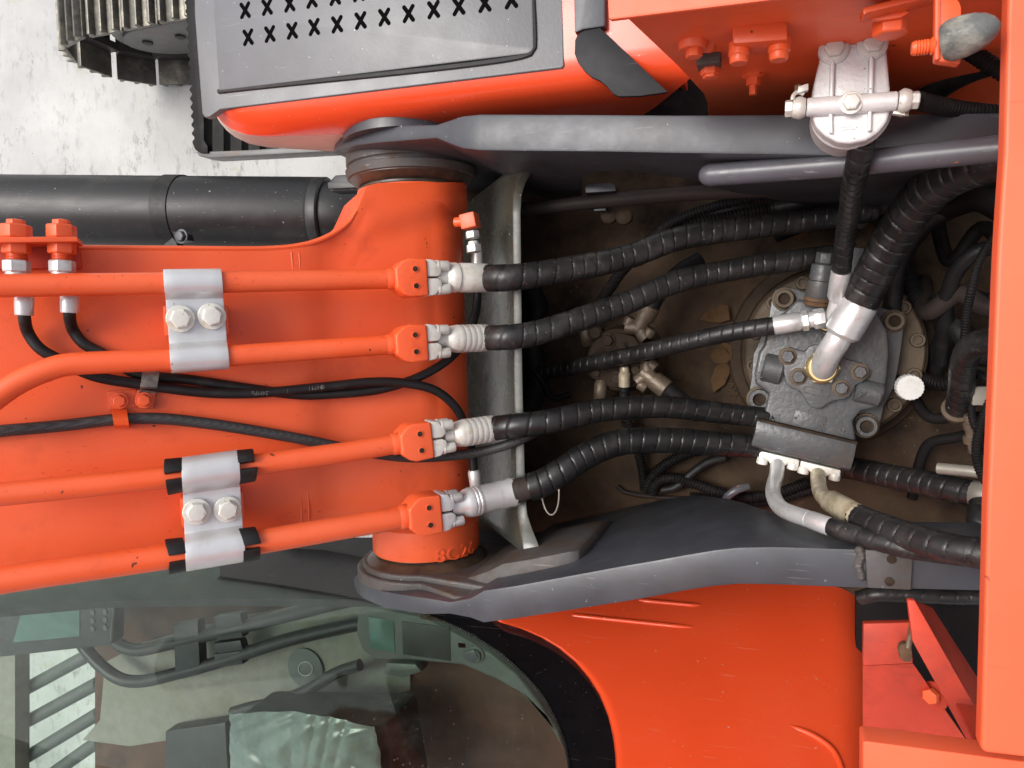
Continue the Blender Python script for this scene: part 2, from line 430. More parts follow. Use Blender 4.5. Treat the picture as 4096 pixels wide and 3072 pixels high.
    def build(s, name, material, parent=None, **k):
        o = base_of(s.v)
        org = ORG[parent.name] if parent is not None else o
        me = s.mesh(name, material, origin=org, **k)
        ob = bpy.data.objects.new(name, me); COL.objects.link(ob)
        if parent is not None: ob.parent = parent
        else: ob.location = o
        ORG[ob.name] = Vector(org)               # world origin of this object
        return ob
ORG = {}
def base_of(vs):
    return Vector(((min(v.x for v in vs) + max(v.x for v in vs)) / 2, (min(v.y for v in vs) + max(v.y for v in vs)) / 2, min(v.z for v in vs)))
def tag(o, label, cat=None, group=None, kind=None):
    if label: o['label'] = label
    if cat: o['category'] = cat
    if group: o['group'] = group
    if kind: o['kind'] = kind
    return o
def thing(name, label, cat, loc, group=None):
    e = bpy.data.objects.new(name, None); COL.objects.link(e)
    e.location = loc; e.empty_display_size = .05
    ORG[e.name] = Vector(loc)
    return tag(e, label, cat, group)
def put(name, me, parent, p, d, up=None, sc=1.):     # a copy of shared mesh data, its z axis along d
    ob = bpy.data.objects.new(name, me); COL.objects.link(ob); ob.parent = parent
    M = Matrix.Translation(Vector(p) - ORG[parent.name]) @ rot_to(d, up).to_4x4() @ Matrix.Scale(sc, 4)
    ob.matrix_local = M
    ORG[ob.name] = Vector(p)
    return ob
# shared fasteners, unit = across-corner radius 1
def hexbolt_mesh(m):
    b = MB(); b.lathe((0, 0, 0), (0, 0, 1), [(0, 1.30), (.14, 1.34), (.20, 1.28)], 24)
    b.lathe((0, 0, .2), (0, 0, 1), [(0, 1.0), (.52, 1.0), (.62, .88)], 6)
    b.lathe((0, 0, .8), (0, 0, 1), [(0, .80), (.045, .76)], 20)
    return b.mesh('hex_bolt', m, bevel=.03)
def nut_mesh(m):
    b = MB(); b.lathe((0, 0, 0), (0, 0, 1), [(0, .9), (.1, 1.0), (.9, 1.0), (1.0, .9)], 6)
    return b.mesh('hex_nut', m, bevel=.03)
def cap_screw_mesh(m):
    b = MB(); b.lathe((0, 0, 0), (0, 0, 1), [(0, 1.0), (.62, 1.0), (.74, .93), (.74, .62), (.25, .58)], 28)
    return b.mesh('cap_screw', m)
BOLT = {k: hexbolt_mesh(k) for k in ('plate_white', 'zinc', 'orange_paint', 'cast_grey', 'cast_tan', 'cast_brown', 'zinc_yellow', 'grey_paint', 'bronze_steel')}
NUT = {k: nut_mesh(k) for k in ('zinc', 'orange_paint', 'zinc_yellow', 'gold_passivate')}
CAPS = {k: cap_screw_mesh(k) for k in ('cast_grey', 'cast_tan', 'zinc_yellow')}
def text_verts(body, size, depth_):
    c = bpy.data.curves.new('t', 'FONT'); c.body = body; c.size = size; c.extrude = depth_; c.align_x = 'CENTER'; c.align_y = 'CENTER'
    c.resolution_u = 3
    o = bpy.data.objects.new('t', c); COL.objects.link(o)
    dg = bpy.context.evaluated_depsgraph_get(); dg.update()
    me = bpy.data.meshes.new_from_object(o.evaluated_get(dg))
    v = [x.co.copy() for x in me.vertices]; f = [tuple(p.vertices) for p in me.polygons]
    bpy.data.objects.remove(o); bpy.data.curves.remove(c); bpy.data.meshes.remove(me)
    return v, f
def lettering(body, size, depth_, p, x, z, material, parent, name='lettering'):
    v, f = text_verts(body, size, depth_)
    x = Vector(x).normalized(); z = Vector(z).normalized(); x = (x - z * x.dot(z)).normalized(); y = z.cross(x)
    return MB().add([Vector(p) + x * a.x + y * a.y + z * a.z for a in v], f).build(name, material, parent)
def lerp_tab(tab, x):
    if x <= tab[0][0]: return tab[0][1]
    for (a, b), (c, d) in zip(tab, tab[1:]):
        if x <= c: return b + (d - b) * (x - a) / (c - a)
    return tab[-1][1]
# ================================================================ ground
g = MB().add([(-30, -30, 0), (30, -30, 0), (30, 30, 0), (-30, 30, 0)], [(0, 1, 2, 3)]).build('ground', 'concrete')
tag(g, 'pale weathered concrete yard under the machine', None, None, 'structure')

# ================================================================ upper frame
Z = Vector((0, 0, 1))
A0, A1 = P(1650, 765, 1.15), P(1707, 2190, 1.15)          # boom foot pin axis
AX = (A1 - A0).normalized()
FWD = -(Z.cross(AX)).normalized()
TH = math.radians(42)
U = FWD * math.cos(TH) + Z * math.sin(TH)                 # along the boom, outwards
N = -FWD * math.sin(TH) + Z * math.cos(TH)                # out of the boom's top plate
RB = mm(A0, 437) / 2
def B(px, py, h): return PPL(px, py, A0 + N * (RB + h), N)

FLOOR_H = 1.43
fr = thing('machine_frame', 'dark grey steel upper frame with two thick boom bracket plates and brown floor', 'machine frame', (-.1, 0, CZ - FLOOR_H - .02))
b = MB()
x0, x1, y0, y1 = -.70, .62, .54, -.62
nx, ny = 40, 26
grid = []
for j in range(ny + 1):
    for i in range(nx + 1):
        x = x0 + (x1 - x0) * i / nx; y = y0 + (y1 - y0) * j / ny
        zz = CZ - FLOOR_H + .004 * math.sin(7 * x + 3 * y) + .003 * math.sin(17 * y - 5 * x)
        grid.append((x, y, zz))
b.add(grid, [(j * (nx + 1) + i, j * (nx + 1) + i + 1, (j + 1) * (nx + 1) + i + 1, (j + 1) * (nx + 1) + i) for j in range(ny) for i in range(nx)])
b.build('floor_plate', 'well_floor', fr, solid=-.02)
for yy in (.53,):
    MB().box((-.02, yy, 1.43), (.62, 0, 0), (0, .008, 0), (0, 0, .10)).build('side_plate', 'well_wall', fr)
# rear bulkhead under the hood and low side plates closing the well
MB().box((.60, -.02, 1.42), (.012, 0, 0), (0, .56, 0), (0, 0, .34)).build('rear_bulkhead', 'well_wall', fr)

def bracket(name, st, bottom):
    secs = []
    for x, yo, yi, H, Hb in st:
        o, i = P(x, yo, H), P(x, yi, H)
        zb = CZ - Hb
        secs.append([o, i, Vector((i.x, i.y, zb)), Vector((o.x, o.y, zb))])
    return MB().loft(secs).build(name, 'grey_paint', fr, bevel=.0035, ang=30)
bracket('bracket_plate', [(1336, 583, 612, 1.13, 1.2), (1341, 553, 605, 1.08, 1.3), (1362, 536, 597, 1.045, 1.38), (1420, 515, 582, 1.02, 1.45), (1500, 503, 573, 1.0, 1.5),
    (1620, 500, 563, .985, 1.6), (1745, 498, 553, .975, 1.6), (1800, 480, 575, .965, 1.5), (1850, 463, 594, .955, 1.45), (1920, 456, 602, .95, 1.40), (2080, 456, 604, .945, 1.30), (2180, 457, 605, .943, 1.14), (2300, 457, 606, .94, 1.07),
    (2450, 458, 608, .937, 1.06), (2700, 460, 613, .93, 1.10), (2900, 459, 616, .928, 1.20), (3300, 456, 622, .925, 1.30), (4060, 450, 632, .92, 1.30)], 0)
bracket('bracket_plate', [(1417, 2345, 2310, 1.16, 1.22), (1427, 2372, 2300, 1.10, 1.32), (1450, 2395, 2328, 1.06, 1.4), (1530, 2430, 2364, 1.03, 1.45), (1620, 2448, 2380, 1.01, 1.42), (1700, 2459, 2391, 1.0, 1.42),
    (1800, 2457, 2408, .99, 1.37), (1880, 2472, 2393, .985, 1.365), (1935, 2492, 2362, .98, 1.365), (2070, 2475, 2342, .975, 1.365), (2500, 2408, 2262, .965, 1.365),
    (2620, 2387, 2242, .963, 1.35), (2740, 2364, 2220, .961, 1.315), (2860, 2346, 2200, .96, 1.26), (2950, 2338, 2190, .96, 1.215), (3100, 2340, 2187, .96, 1.14), (3250, 2346, 2191, .96, 1.11), (3400, 2352, 2196, .96, 1.10), (4060, 2368, 2216, .955, 1.10)], 0)
# mounting pad with two tapped holes on the near bracket
b = MB(); b.slab([(3462, 2200), (3652, 2212), (3643, 2360), (3470, 2352)], .950, .012)
pad = b.build('mounting_pad', 'grey_worn', fr, bevel=.0012)
for x, y in ((3566, 2237), (3557, 2326)):
    MB().lathe(P(x, y, .9495), (0, 0, 1), [(0, .0052), (.0012, .0052), (.0014, .0046)], 16).build('tapped_hole', 'socket_dark', pad)
# weld bead beside the pad
b = MB()
for k in range(9):
    p = P(3440 + 6 * math.sin(k), 2205 + k * 13, .957)
    b.lathe(p - Z * .003, Z, [(0, .006), (.003, .0052), (.0055, .002)], 8)
b.build('weld_bead', 'grey_worn', fr)

# collars round the pin
def collar(p, d, prof, m, name='pin_collar', n=48):
    return MB().lathe(p, d, prof, n).build(name, m, fr)
collar(A0 + AX * .004, -AX, [(0, RB * .97), (.004, RB * .99), (.005, RB * .94), (.008, RB * .94), (.009, RB * .98), (.020, RB * 1.12), (.022, RB * 1.12)], 'grease_collar')
collar(A0 - AX * .0165, -AX, [(0, RB * 1.10), (.002, RB * 1.16), (.014, RB * 1.19), (.016, RB * 1.14), (.021, RB * 1.13), (.023, RB * 1.17), (.05, RB * 1.17)], 'grey_worn')
collar(A1 - AX * .004, AX, [(0, RB * .95), (.004, RB * .96), (.005, RB * .90), (.007, RB * .96), (.010, RB * 1.02), (.018, RB * 1.15), (.024, RB * 1.16)], 'grease_collar')
# outer pin head seen beyond the far bracket
po = P(1620, 500, 1.0)
MB().lathe(Vector((A0.x + .028, po.y - .004, A0.z + .066)), -AX, [(0, RB * 1.1), (.014, RB * 1.1), (.016, RB * 1.07)], 44).build('pin_head', 'grey_paint', fr)
# stepped reinforcement pads on the near bracket's inner side
def pad_poly(r, xr, ztop, o):
    pts = []
    for k in range(19):
        t = math.radians(70 + k * 12)
        pts.append(o + Vector((math.cos(t) * r, 0, math.sin(t) * r)))
    pts.append(Vector((xr - .02, o.y, o.z - r * .8)))
    pts += [Vector((xr, o.y, ztop - .06)), Vector((xr - .006, o.y, ztop - .02)), Vector((xr - .03, o.y, ztop - .003)), Vector((xr - .10, o.y, ztop))]
    return pts
xe = P(2290, 2190, 1.13).x
MB().prism(pad_poly(RB * 1.20, xe, CZ - 1.025, A1 + AX * .013), AX * .012).build('bracket_pad', 'grey_worn', fr, bevel=.004, seg=3)
MB().prism(pad_poly(RB * 1.30, xe - .05, CZ - 1.0, A1 + AX * .022), AX * .02).build('bracket_pad', 'grey_worn', fr, bevel=.004, seg=3)

INN = [(1750, 2398), (1800, 2408), (1880, 2393), (1935, 2362), (2070, 2342), (2500, 2262)]
secs = []
for x, dz, w_ in ((1760, .075, .004), (1800, .07, .012), (1880, .06, .018), (1960, .055, .020), (2070, .055, .020), (2180, .055, .020), (2240, .058, .019), (2270, .066, .016), (2286, .085, .010), (2292, .11, .003)):
    i_ = P(x, lerp_tab(INN, x), .98)
    a_, c_ = i_ + Vector((0, -.002, -dz)), i_ + Vector((0, w_, -dz - .004))
    secs.append([a_, c_, c_ + Vector((0, 0, -.18)), a_ + Vector((0, 0, -.18))])
MB().loft(secs).build('bracket_pad', 'grey_worn', fr, bevel=.003, ang=30)
# cross plate behind the boom foot: top edge, sloping face, flared ends
secs = []
for x, y, H, wd in ((2108, 640, 1.07, 22), (2106, 672, 1.085, 22), (2100, 700, 1.105, 20), (2084, 735, 1.125, 18), (2070, 780, 1.135, 17), (2066, 850, 1.14, 17), (2072, 1500, 1.14, 18), (2083, 1980, 1.14, 19), (2090, 2060, 1.135, 21), (2105, 2120, 1.125, 26), (2120, 2170, 1.115, 32), (2130, 2215, 1.11, 36)):
    tr = P(x + wd, y, H); tl = P(x - wd, y, H)
    bl = Vector((P(1850, y, 1.40).x, tl.y, CZ - 1.40)); br = bl + Vector((.05, 0, -.004))
    secs.append([tl, tr, br, bl])
MB().loft(secs).build('cross_plate', 'grey_cross', fr, bevel=.002, ang=35)

# ================================================================ boom
bo = thing('excavator_boom', 'orange steel boom rising to the left from its round pin boss', 'boom', A0.lerp(A1, .5) - Z * RB)
YT = [(-900, 960), (-200, 985), (300, 986), (700, 990), (1080, 988), (1180, 978), (1260, 958), (1340, 922), (1395, 880), (1424, 840), (1436, 790), (1448, 755), (1470, 738), (1520, 730), (1900, 728)]
YB = [(-900, 2480), (-200, 2368), (0, 2328), (600, 2215), (1000, 2165), (1300, 2140), (1480, 2125), (1900, 2120)]
mid = A0.lerp(A1, .5)
def at_y(q, tab):
    lo, hi = -.7, .7
    if (q - CAM).dot(R_WC @ Vector((0, 0, -1))) < .45 or (q - mid).dot(U) > 1.1: return q + AX * (-.16 if tab is YT else .33)
    for _ in range(40):
        m = (lo + hi) / 2
        x, y = proj(q + AX * m)
        if y < lerp_tab(tab, x): lo = m
        else: hi = m
    return q + AX * lo
FOLD = [(1180, 990), (1250, 966), (1340, 935), (1450, 918), (1560, 897), (1700, 852), (1800, 812), (1900, 768)]
secs = []
st = [(3.2, None), (2.6, None), (2.0, None), (1.5, None)] + [(1.15 - i * .05, None) for i in range(12)] + [(.55 - i * .018, None) for i in range(1, 31)] + [(0, math.radians(a)) for a in range(0, 141, 6)]
Rf = RB + .0004
for t, ang in st:
    if ang is None:
        q = mid + N * Rf + U * t; inn = N * -(RB + (.30 - RB) * min(1, t / .25) - .004)
    else:
        dv = N * math.cos(ang) - U * math.sin(ang); q = mid + dv * Rf; inn = -dv * (RB * .96)
    a_, c_ = at_y(q, YT), at_y(q, YB)
    row = [a_ + inn]
    crown = .004 if ang is None else .0
    m_ = 70
    for k in range(m_ + 1):
        f = k / m_
        pt_ = a_.lerp(c_, f)
        x_, y_ = proj(pt_)
        fold = lerp_tab(FOLD, x_)
        def sm(v): v = min(1, max(0, v)); return v * v * (3 - 2 * v)
        dent = .011 * sm((y_ - fold + 50) / 120) * sm((2128 - y_) / 90) * sm((x_ - 1190) / 170)
        row.append(pt_ + N * (crown * math.sin(math.pi * f) if ang is None else 0) - (N if ang is None else dv) * dent)
    row.append(c_ + inn)
    secs.append(row)
MB().loft(secs, closed=False).build('boom_shell', 'orange_paint', bo, bevel=.005, ang=45, seg=3)
boss = MB().lathe(A0, AX, [(0, RB - .006), (.002, RB - .001), (.006, RB), (.03, RB), (.06, RB - .02), ((A1 - A0).length - .075, RB - .02), ((A1 - A0).length - .050, RB), ((A1 - A0).length - .006, RB), ((A1 - A0).length - .001, RB - .002), ((A1 - A0).length, RB - .006)], 72).build('pin_boss', 'orange_paint', bo)
# cast figures on the boss, wrapped round it
v, f = text_verts('8C26', .030, .0016)
c0 = PPL(1808, 2172, A0 + N * RB, N)
av = -FWD; bvv = Z
base_ang = None
pt = P(1812, 2205, 1.11)
vec = pt - A0; tt = vec.dot(AX)
rad = (vec - AX * tt).normalized()
tang = AX.cross(rad) * -1
if (proj(pt + tang * .01)[0] < proj(pt)[0]): tang = -tang
v3 = []
for p in v:
    an = p.x / RB * 1.25
    d3 = rad * math.cos(an) + tang * math.sin(an)
    v3.append(A0 + AX * (tt - p.y) + d3 * (RB + p.z))
MB().add(v3, f).build('cast_lettering', 'orange_paint', bo)
# weld seams between plate and cast foot
for xs, wv in ((1166, .0016), (1196, .0010)):
    pts = []
    for k in range(40):
        y = 1010 + k * 28
        pts.append(B(xs + 2.5 * math.sin(k * .9) + k * .7 + (y - 1010) * .012, y, .0002))
    MB().tube(pts, wv, 6, step=.012).build('weld_seam', 'orange_paint', bo)
# edge strip along the far side of the boom
MB().tube([B(x, y + 4, -.002) for x, y in ((200, 986), (700, 990), (1080, 990), (1180, 981), (1262, 962), (1340, 926), (1396, 884), (1424, 842))], .004, 8).build('edge_weld', 'orange_paint', bo)
P_raw = P
def HM_(H): return H if H < 1.10 else 1.10 + (H - 1.10) * .5    # depths inside the well
def P(px, py, H): return P_raw(px, py, HM_(H))
# ================================================================ boom pipes, flanges and hoses
HP = .062
def helix(pitch, depth_=.11, width=.055, jitter=0.):
    def f(s, a, L):
        k = s / pitch + a / (2 * math.pi) + jitter * math.sin(s * 21)
        fr_ = k - math.floor(k); d = min(fr_, 1 - fr_)
        return 1 - depth_ * math.exp(-(d / width) ** 2) + .018 * math.sin(math.pi * fr_) + .018 * fr_
    return f
def helix_var(p0, p1, depth_=.075, width=.045, taper=0.):
    def f(s, a, L):
        t = s / L
        n = s / p0 + (1 / p1 - 1 / p0) * s * t / 2
        k = n + a / (2 * math.pi) + .14 * math.sin(s * 31 + L * 50) + .09 * math.sin(s * 83 + L * 9); fr_ = k - math.floor(k); d = min(fr_, 1 - fr_)
        return (1 - depth_ * math.exp(-(d / width) ** 2) + .006 * math.sin(math.pi * fr_) + .022 * fr_ + .01 * math.sin(s * 47 + L * 70)) * (1 - taper * t)
    return f
def ribs(pitch, depth_=.16):
    def f(s, a, L):
        k = s / pitch; fr_ = k - math.floor(k)
        return 1 - depth_ * (1 if fr_ > .5 else 0)
    return f

def pipe_and_hose(plabel, pl, pr, blk, fer, hose, hr, m_fer, fstyle, hlabel, pitches, m_hose='sleeve_black'):
    """pl: pixel centre line of the pipe; pr: pixel width at its right end; blk: pixel x of block start/end; fer: pixel points ferrule start, end; hose: (px, py, H)"""
    pts = [B(x, y, HP) for x, y in pl]
    r = mm(pts[-1], pr) / 2
    t = thing('boom_pipe', plabel, 'pipe', pts[len(pts) // 2] - N * r, 'hydraulic pipes along the boom')
    MB().tube(pts, r, 24, step=.012).build('pipe_run', 'orange_paint', t)
    e = pts[-1]; d = (pts[-1] - pts[-2]).normalized(); lat = N.cross(d).normalized()
    f1 = B(fer[0][0], fer[0][1], HP - .004); f2 = B(fer[1][0], fer[1][1], HP - .012 if len(fer[1]) < 3 else fer[1][2])
    # neck flare and block
    L0 = mm(e, blk[0]); LB = mm(e, blk[1]); hw = mm(e, blk[2]) / 2
    MB().lathe(e - d * .006, d, [(0, r * 1.01), (.004, r * 1.10), (.012, r * 1.12), (.016, r * 1.02), (.022, r * 1.10), (L0 + .004, hw * .70)], 24).build('pipe_neck', 'orange_paint', t)
    s0 = e + d * (L0 - .014)
    poly = [(0, -.50), (.0, .50), (.22, .86), (.42, 1.), (.94, .95), (1., .88), (1., -.88), (.94, -.95), (.42, -1.), (.22, -.86)]
    bl = MB().prism([s0 + d * (x * LB) + lat * (y * hw) - N * hw * .78 for x, y in poly], N * hw * 1.56).build('flange_block', 'orange_paint', t, bevel=.005, seg=3)
    for y in (-.44, .44):
        MB().lathe(s0 + d * (LB * .60) + lat * (y * hw) + N * hw * .775, N, [(0, .0054), (.0012, .0054), (.0014, .0044)], 16).build('bolt_hole', 'orange_paint', bl)
        MB().lathe(s0 + d * (LB * .60) + lat * (y * hw) + N * (hw * .775 + .0008), N, [(0, .0040), (.0008, .0040)], 14).build('hole_bore', 'socket_dark', bl)
    # hose end: split flange, bolts, ferrule, sleeve
    s1 = s0 + d * LB
    h = thing('hydraulic_hose', hlabel, 'hose', P(*hose[len(hose) // 2]), 'spiral wrapped hoses behind the boom')
    hd = (f2 - f1).normalized()
    for sg in (-1, 1):
        pl2 = [(0, .04), (0, .98), (.55, .92), (.8, .62), (1, .55), (1, .20), (.72, .04)]
        MB().prism([s1 + d * (x * .022) + lat * (y * sg * hw) - N * hw * .66 for x, y in pl2], N * hw * 1.32).build('split_flange', m_fer, h, bevel=.003, seg=2)
        for zz in (-.36, .36):
            c = s1 + d * .016 + lat * (sg * hw * .62) + N * (hw * zz)
            MB().lathe(c, d, [(0, .0085), (.003, .0088), (.004, .0078), (.018, .0078), (.020, .0068)], 14).build('flange_bolt', m_fer, h)
    Lf = (f2 - f1).length; rf_ = hr * 1.10
    if fstyle == 0:
        prof = [(-.022, rf_ * .62), (-.006, rf_ * .66), (.0, rf_ * .92), (.004, rf_), (.012, rf_ * 1.02), (.014, rf_ * .95), (.018, rf_ * .95), (.020, rf_), (Lf - .004, rf_), (Lf, rf_ * .95)]
        MB().lathe(f1, hd, prof, 28).build('ferrule', m_fer, h)
    elif fstyle == 1:
        prof = [(-.022, rf_ * .55), (-.006, rf_ * .60), (.0, rf_ * .90), (.008, rf_ * .97)]
        x = .012
        for k in range(5):
            prof += [(x, rf_ * .992), (x + .0008, rf_ * 1.006), (x + (Lf - .022) / 5 - .0016, rf_ * 1.006), (x + (Lf - .022) / 5 - .0008, rf_ * .992)]; x += (Lf - .022) / 5
        prof += [(Lf - .004, rf_ * 1.0), (Lf, rf_ * .95)]
        MB().lathe(f1, hd, prof, 16).build('ferrule', m_fer, h)
    else:
        prof = [(-.03, rf_ * .60), (-.012, rf_ * .70), (-.004, rf_ * .95), (.0, rf_ * 1.0)]
        for k in range(3):
            x = .004 + k * .006
            prof += [(x, rf_ * 1.05), (x + .003, rf_ * 1.05), (x + .004, rf_ * .97)]
        prof += [(.030, rf_ * 1.0), (Lf * .86, rf_ * 1.0), (Lf * .88, rf_ * 1.04), (Lf * .92, rf_ * 1.04), (Lf * .93, rf_ * .98), (Lf, rf_ * .98)]
        MB().lathe(f1, hd, prof, 28).build('ferrule', m_fer, h)
    hp = [f2 - hd * .004] + [P(*q) for q in hose]
    pit = pitches
    MB().tube(hp, hr, 26, step=pit[0] / 18, rf=helix_var(pit[0], pit[1], taper=.16)).build('spiral_sleeve', m_hose, h)
    return t, h, f2, hd

p1, h1, e1, d1 = pipe_and_hose('straight orange pipe, uppermost of the four on the boom', [(-140, 1145), (0, 1143), (660, 1133), (1300, 1121), (1560, 1116)], 78, (48, 132, 152),
    [(1792, 1110), (1948, 1112)], [(2010, 1112, 1.075), (2123, 1102, 1.09), (2313, 1070, 1.16), (2503, 1030, 1.24), (2700, 958, 1.31), (2886, 925, 1.36), (3080, 902, 1.40), (3330, 866, 1.44), (3500, 840, 1.46)], .0205, 'plate_white', 0,
    'thick black spiral wrapped hose leaving the uppermost pipe with smooth white ferrule', (.0255, .018), 'sleeve_dusty')
p2, h2, e2, d2 = pipe_and_hose('orange pipe with a bend at its left end under the first silver clamp', [(-160, 1715), (-60, 1625), (30, 1556), (130, 1502), (250, 1461), (420, 1449), (690, 1438), (1300, 1396), (1560, 1379)], 78, (48, 132, 152),
    [(1795, 1356), (1952, 1351)], [(2015, 1350, 1.075), (2123, 1337, 1.09), (2313, 1280, 1.15), (2503, 1213, 1.23), (2700, 1130, 1.31), (2949, 1076, 1.38), (3202, 1038, 1.42), (3420, 1010, 1.45)], .0195, 'plate_white', 1,
    'black spiral wrapped hose leaving the bent pipe with ribbed ferrule', (.0250, .018), 'sleeve_dusty')
p3, h3, e3, d3 = pipe_and_hose('orange pipe, upper one in the rubber padded clamp', [(-140, 1990), (0, 1977), (684, 1906), (1010, 1860), (1400, 1806), (1580, 1776)], 80, (48, 132, 152),
    [(1822, 1737), (1978, 1713)], [(2045, 1705, 1.085), (2186, 1688, 1.10), (2376, 1646, 1.18), (2503, 1631, 1.23), (2693, 1630, 1.30), (2886, 1652, 1.37), (3060, 1672, 1.42), (3200, 1690, 1.46)], .0195, 'plate_white', 1,
    'black spiral wrapped hose running from the third pipe under the swing motor', (.0240, .020), 'sleeve_black')
p4, h4, e4, d4 = pipe_and_hose('orange pipe lowest on the boom beside the cab glass', [(-140, 2350), (0, 2322), (700, 2221), (1015, 2171), (1400, 2105), (1610, 2068)], 92, (50, 136, 160),
    [(1868, 2012), (2062, 1966)], [(2150, 1940, 1.10)], .0205, 'zinc', 2,
    'black spiral wrapped hose curving down from the lowest pipe past bare brown hose end', (.03, .03), 'tube_brown')
# bare braided length, then the sleeve of the fourth hose
q4 = [(2115, 1950, 1.098), (2155, 1938, 1.105), (2237, 1893, 1.13), (2313, 1842, 1.165), (2408, 1791, 1.21), (2503, 1766, 1.25), (2693, 1762, 1.31), (2886, 1776, 1.37), (3030, 1786, 1.42), (3180, 1800, 1.46)]
MB().tube([P(*q) for q in q4], .0222, 26, step=.022 / 18, rf=helix_var(.020, .022, taper=.16)).build('spiral_sleeve', 'sleeve_black', h4)
ring = []
cpt = P(2200, 1945, 1.13)
for k in range(25):
    a = 2 * math.pi * k / 24
    ring.append(cpt + Vector((.020 * math.cos(a) * .9, .040 * math.sin(a) - .006, .012 * math.cos(a))))
MB().tube(ring, .0013, 6, step=.004, cap=False).build('wire_tie', 'zinc_dull', h4)

# ================================================================ pipe clamps
def clamp(label, xs, pa, pb, ra, bolts, pads, ext, zpos):
    """saddle strip over two pipes; xs = pixel x of the left and right edge at each pipe; pa, pb pipe centre lines"""
    def centre(pts, x):
        for (ax, ay), (bx, by) in zip(pts, pts[1:]):
            if ax <= x <= bx: return B(x, ay + (by - ay) * (x - ax) / (bx - ax), HP)
        return B(x, pts[-1][1], HP)
    rows = []
    for side in (0, 1):
        ca, cb = centre(pa, xs[0][side]), centre(pb, xs[1][side])
        lat = (cb - ca); lat = (lat - N * lat.dot(N)).normalized()
        R_ = ra + .004; pts = []
        for k in range(13):                        # far pipe, outer foot over the top to the web
            an = math.radians(192 - k * (192 - 22) / 12)
            pts.append(ca + lat * (R_ * math.cos(an)) + N * (R_ * math.sin(an)))
        web = -.001
        pts.append(ca + lat * (R_ + .003) + N * web); 
        for k in range(1, 6): pts.append(ca.lerp(cb, (k / 6) * .5 + .25) * 1.0 - N * 0 + N * web)
        pts.append(cb - lat * (R_ + .003) + N * web)
        for k in range(13):
            an = math.radians(158 - k * (158 + 12) / 12)
            pts.append(cb + lat * (R_ * math.cos(an)) + N * (R_ * math.sin(an)))
        rows.append(pts)
    t = thing('pipe_clamp', label, 'clamp', (rows[0][15] + rows[1][15]) / 2 - N * .06, 'silver saddle clamps on the boom')
    m_ = 5
    secs = [[a.lerp(c, k / m_) for a in rows[0] for c in [rows[1][rows[0].index(a)]]] for k in range(m_ + 1)]
    MB().loft(secs, closed=False, cap=False).build('clamp_strap', 'zinc_clamp', t, solid=.0035, bevel=.001)
    for x, y in bolts:
        p = B(x, y, HP + .002)
        put('bolt', BOLT['plate_white'], t, p, N, up=AX + U * random.uniform(-.4, .4), sc=.0135)
    # welded seat under the strap
    c = (rows[0][16] + rows[1][16]) / 2
    MB().box(c - N * .034 - U * .0, U * (.040), AX * .020, N * .030).build('clamp_seat', 'orange_paint', t, bevel=.003)
    return t, rows
PA1 = [(0, 1143), (660, 1133), (1300, 1121)]; PB1 = [(250, 1461), (420, 1449), (690, 1438), (1300, 1396)]
rp = mm(B(1560, 1116, HP), 78) / 2
c1, rows1 = clamp('silver clamp over the two upper pipes, without rubber pads', [(657, 888), (682, 913)], PA1, PB1, rp, [(722, 1275), (848, 1265)], [], 0, 0)
PA2 = [(0, 1977), (684, 1906), (1010, 1860), (1400, 1806)]; PB2 = [(0, 2322), (700, 2221), (1015, 2171), (1400, 2105)]
c2, rows2 = clamp('silver clamp over the two lower pipes with black rubber pads at its ends', [(728, 956), (742, 976)], PA2, PB2, mm(B(1600, 2068, HP), 90) / 2 + .003, [(787, 2046), (911, 2036)], [], 0, 0)
def pad_seg(parent, pts, x, r0, r1, a0, a1, wid, tilt=0):
    """ring segment of rubber proud of the clamp's edge"""
    for (ax, ay), (bx, by) in zip(pts, pts[1:]):
        if ax <= x <= bx:
            c = B(x, ay + (by - ay) * (x - ax) / (bx - ax), HP); d = (B(bx, by, HP) - B(ax, ay, HP)).normalized(); break
    lat = N.cross(d).normalized()
    if lat.dot(AX) < 0: lat = -lat
    secs = []
    for k in range(9):
        an = math.radians(a0 + (a1 - a0) * k / 8)
        rv = lat * math.cos(an) + N * math.sin(an)
        tl = d * (tilt * (k / 8 - .5))
        secs.append([c + rv * r0 - d * wid / 2 + tl, c + rv * r1 - d * wid / 2 + tl, c + rv * (r1 - .001) + d * wid / 2 + tl, c + rv * r0 + d * wid / 2 + tl])
    MB().loft(secs).build('rubber_pad', 'rubber_black', parent, bevel=.0015)
for pts, x, segs in ((PA2, 700, ((178, 112), (88, 8))), (PA2, 985, ((178, 112), (88, 6))), (PB2, 708, ((175, 105), (80, 6))), (PB2, 1000, ((170, 98), (84, 0)))):
    for a0, a1 in segs:
        pad_seg(c2, pts, x, rp * .98, rp * 1.75 + random.uniform(-.001, .001), a0, a1, .022, random.uniform(-.006, .006))

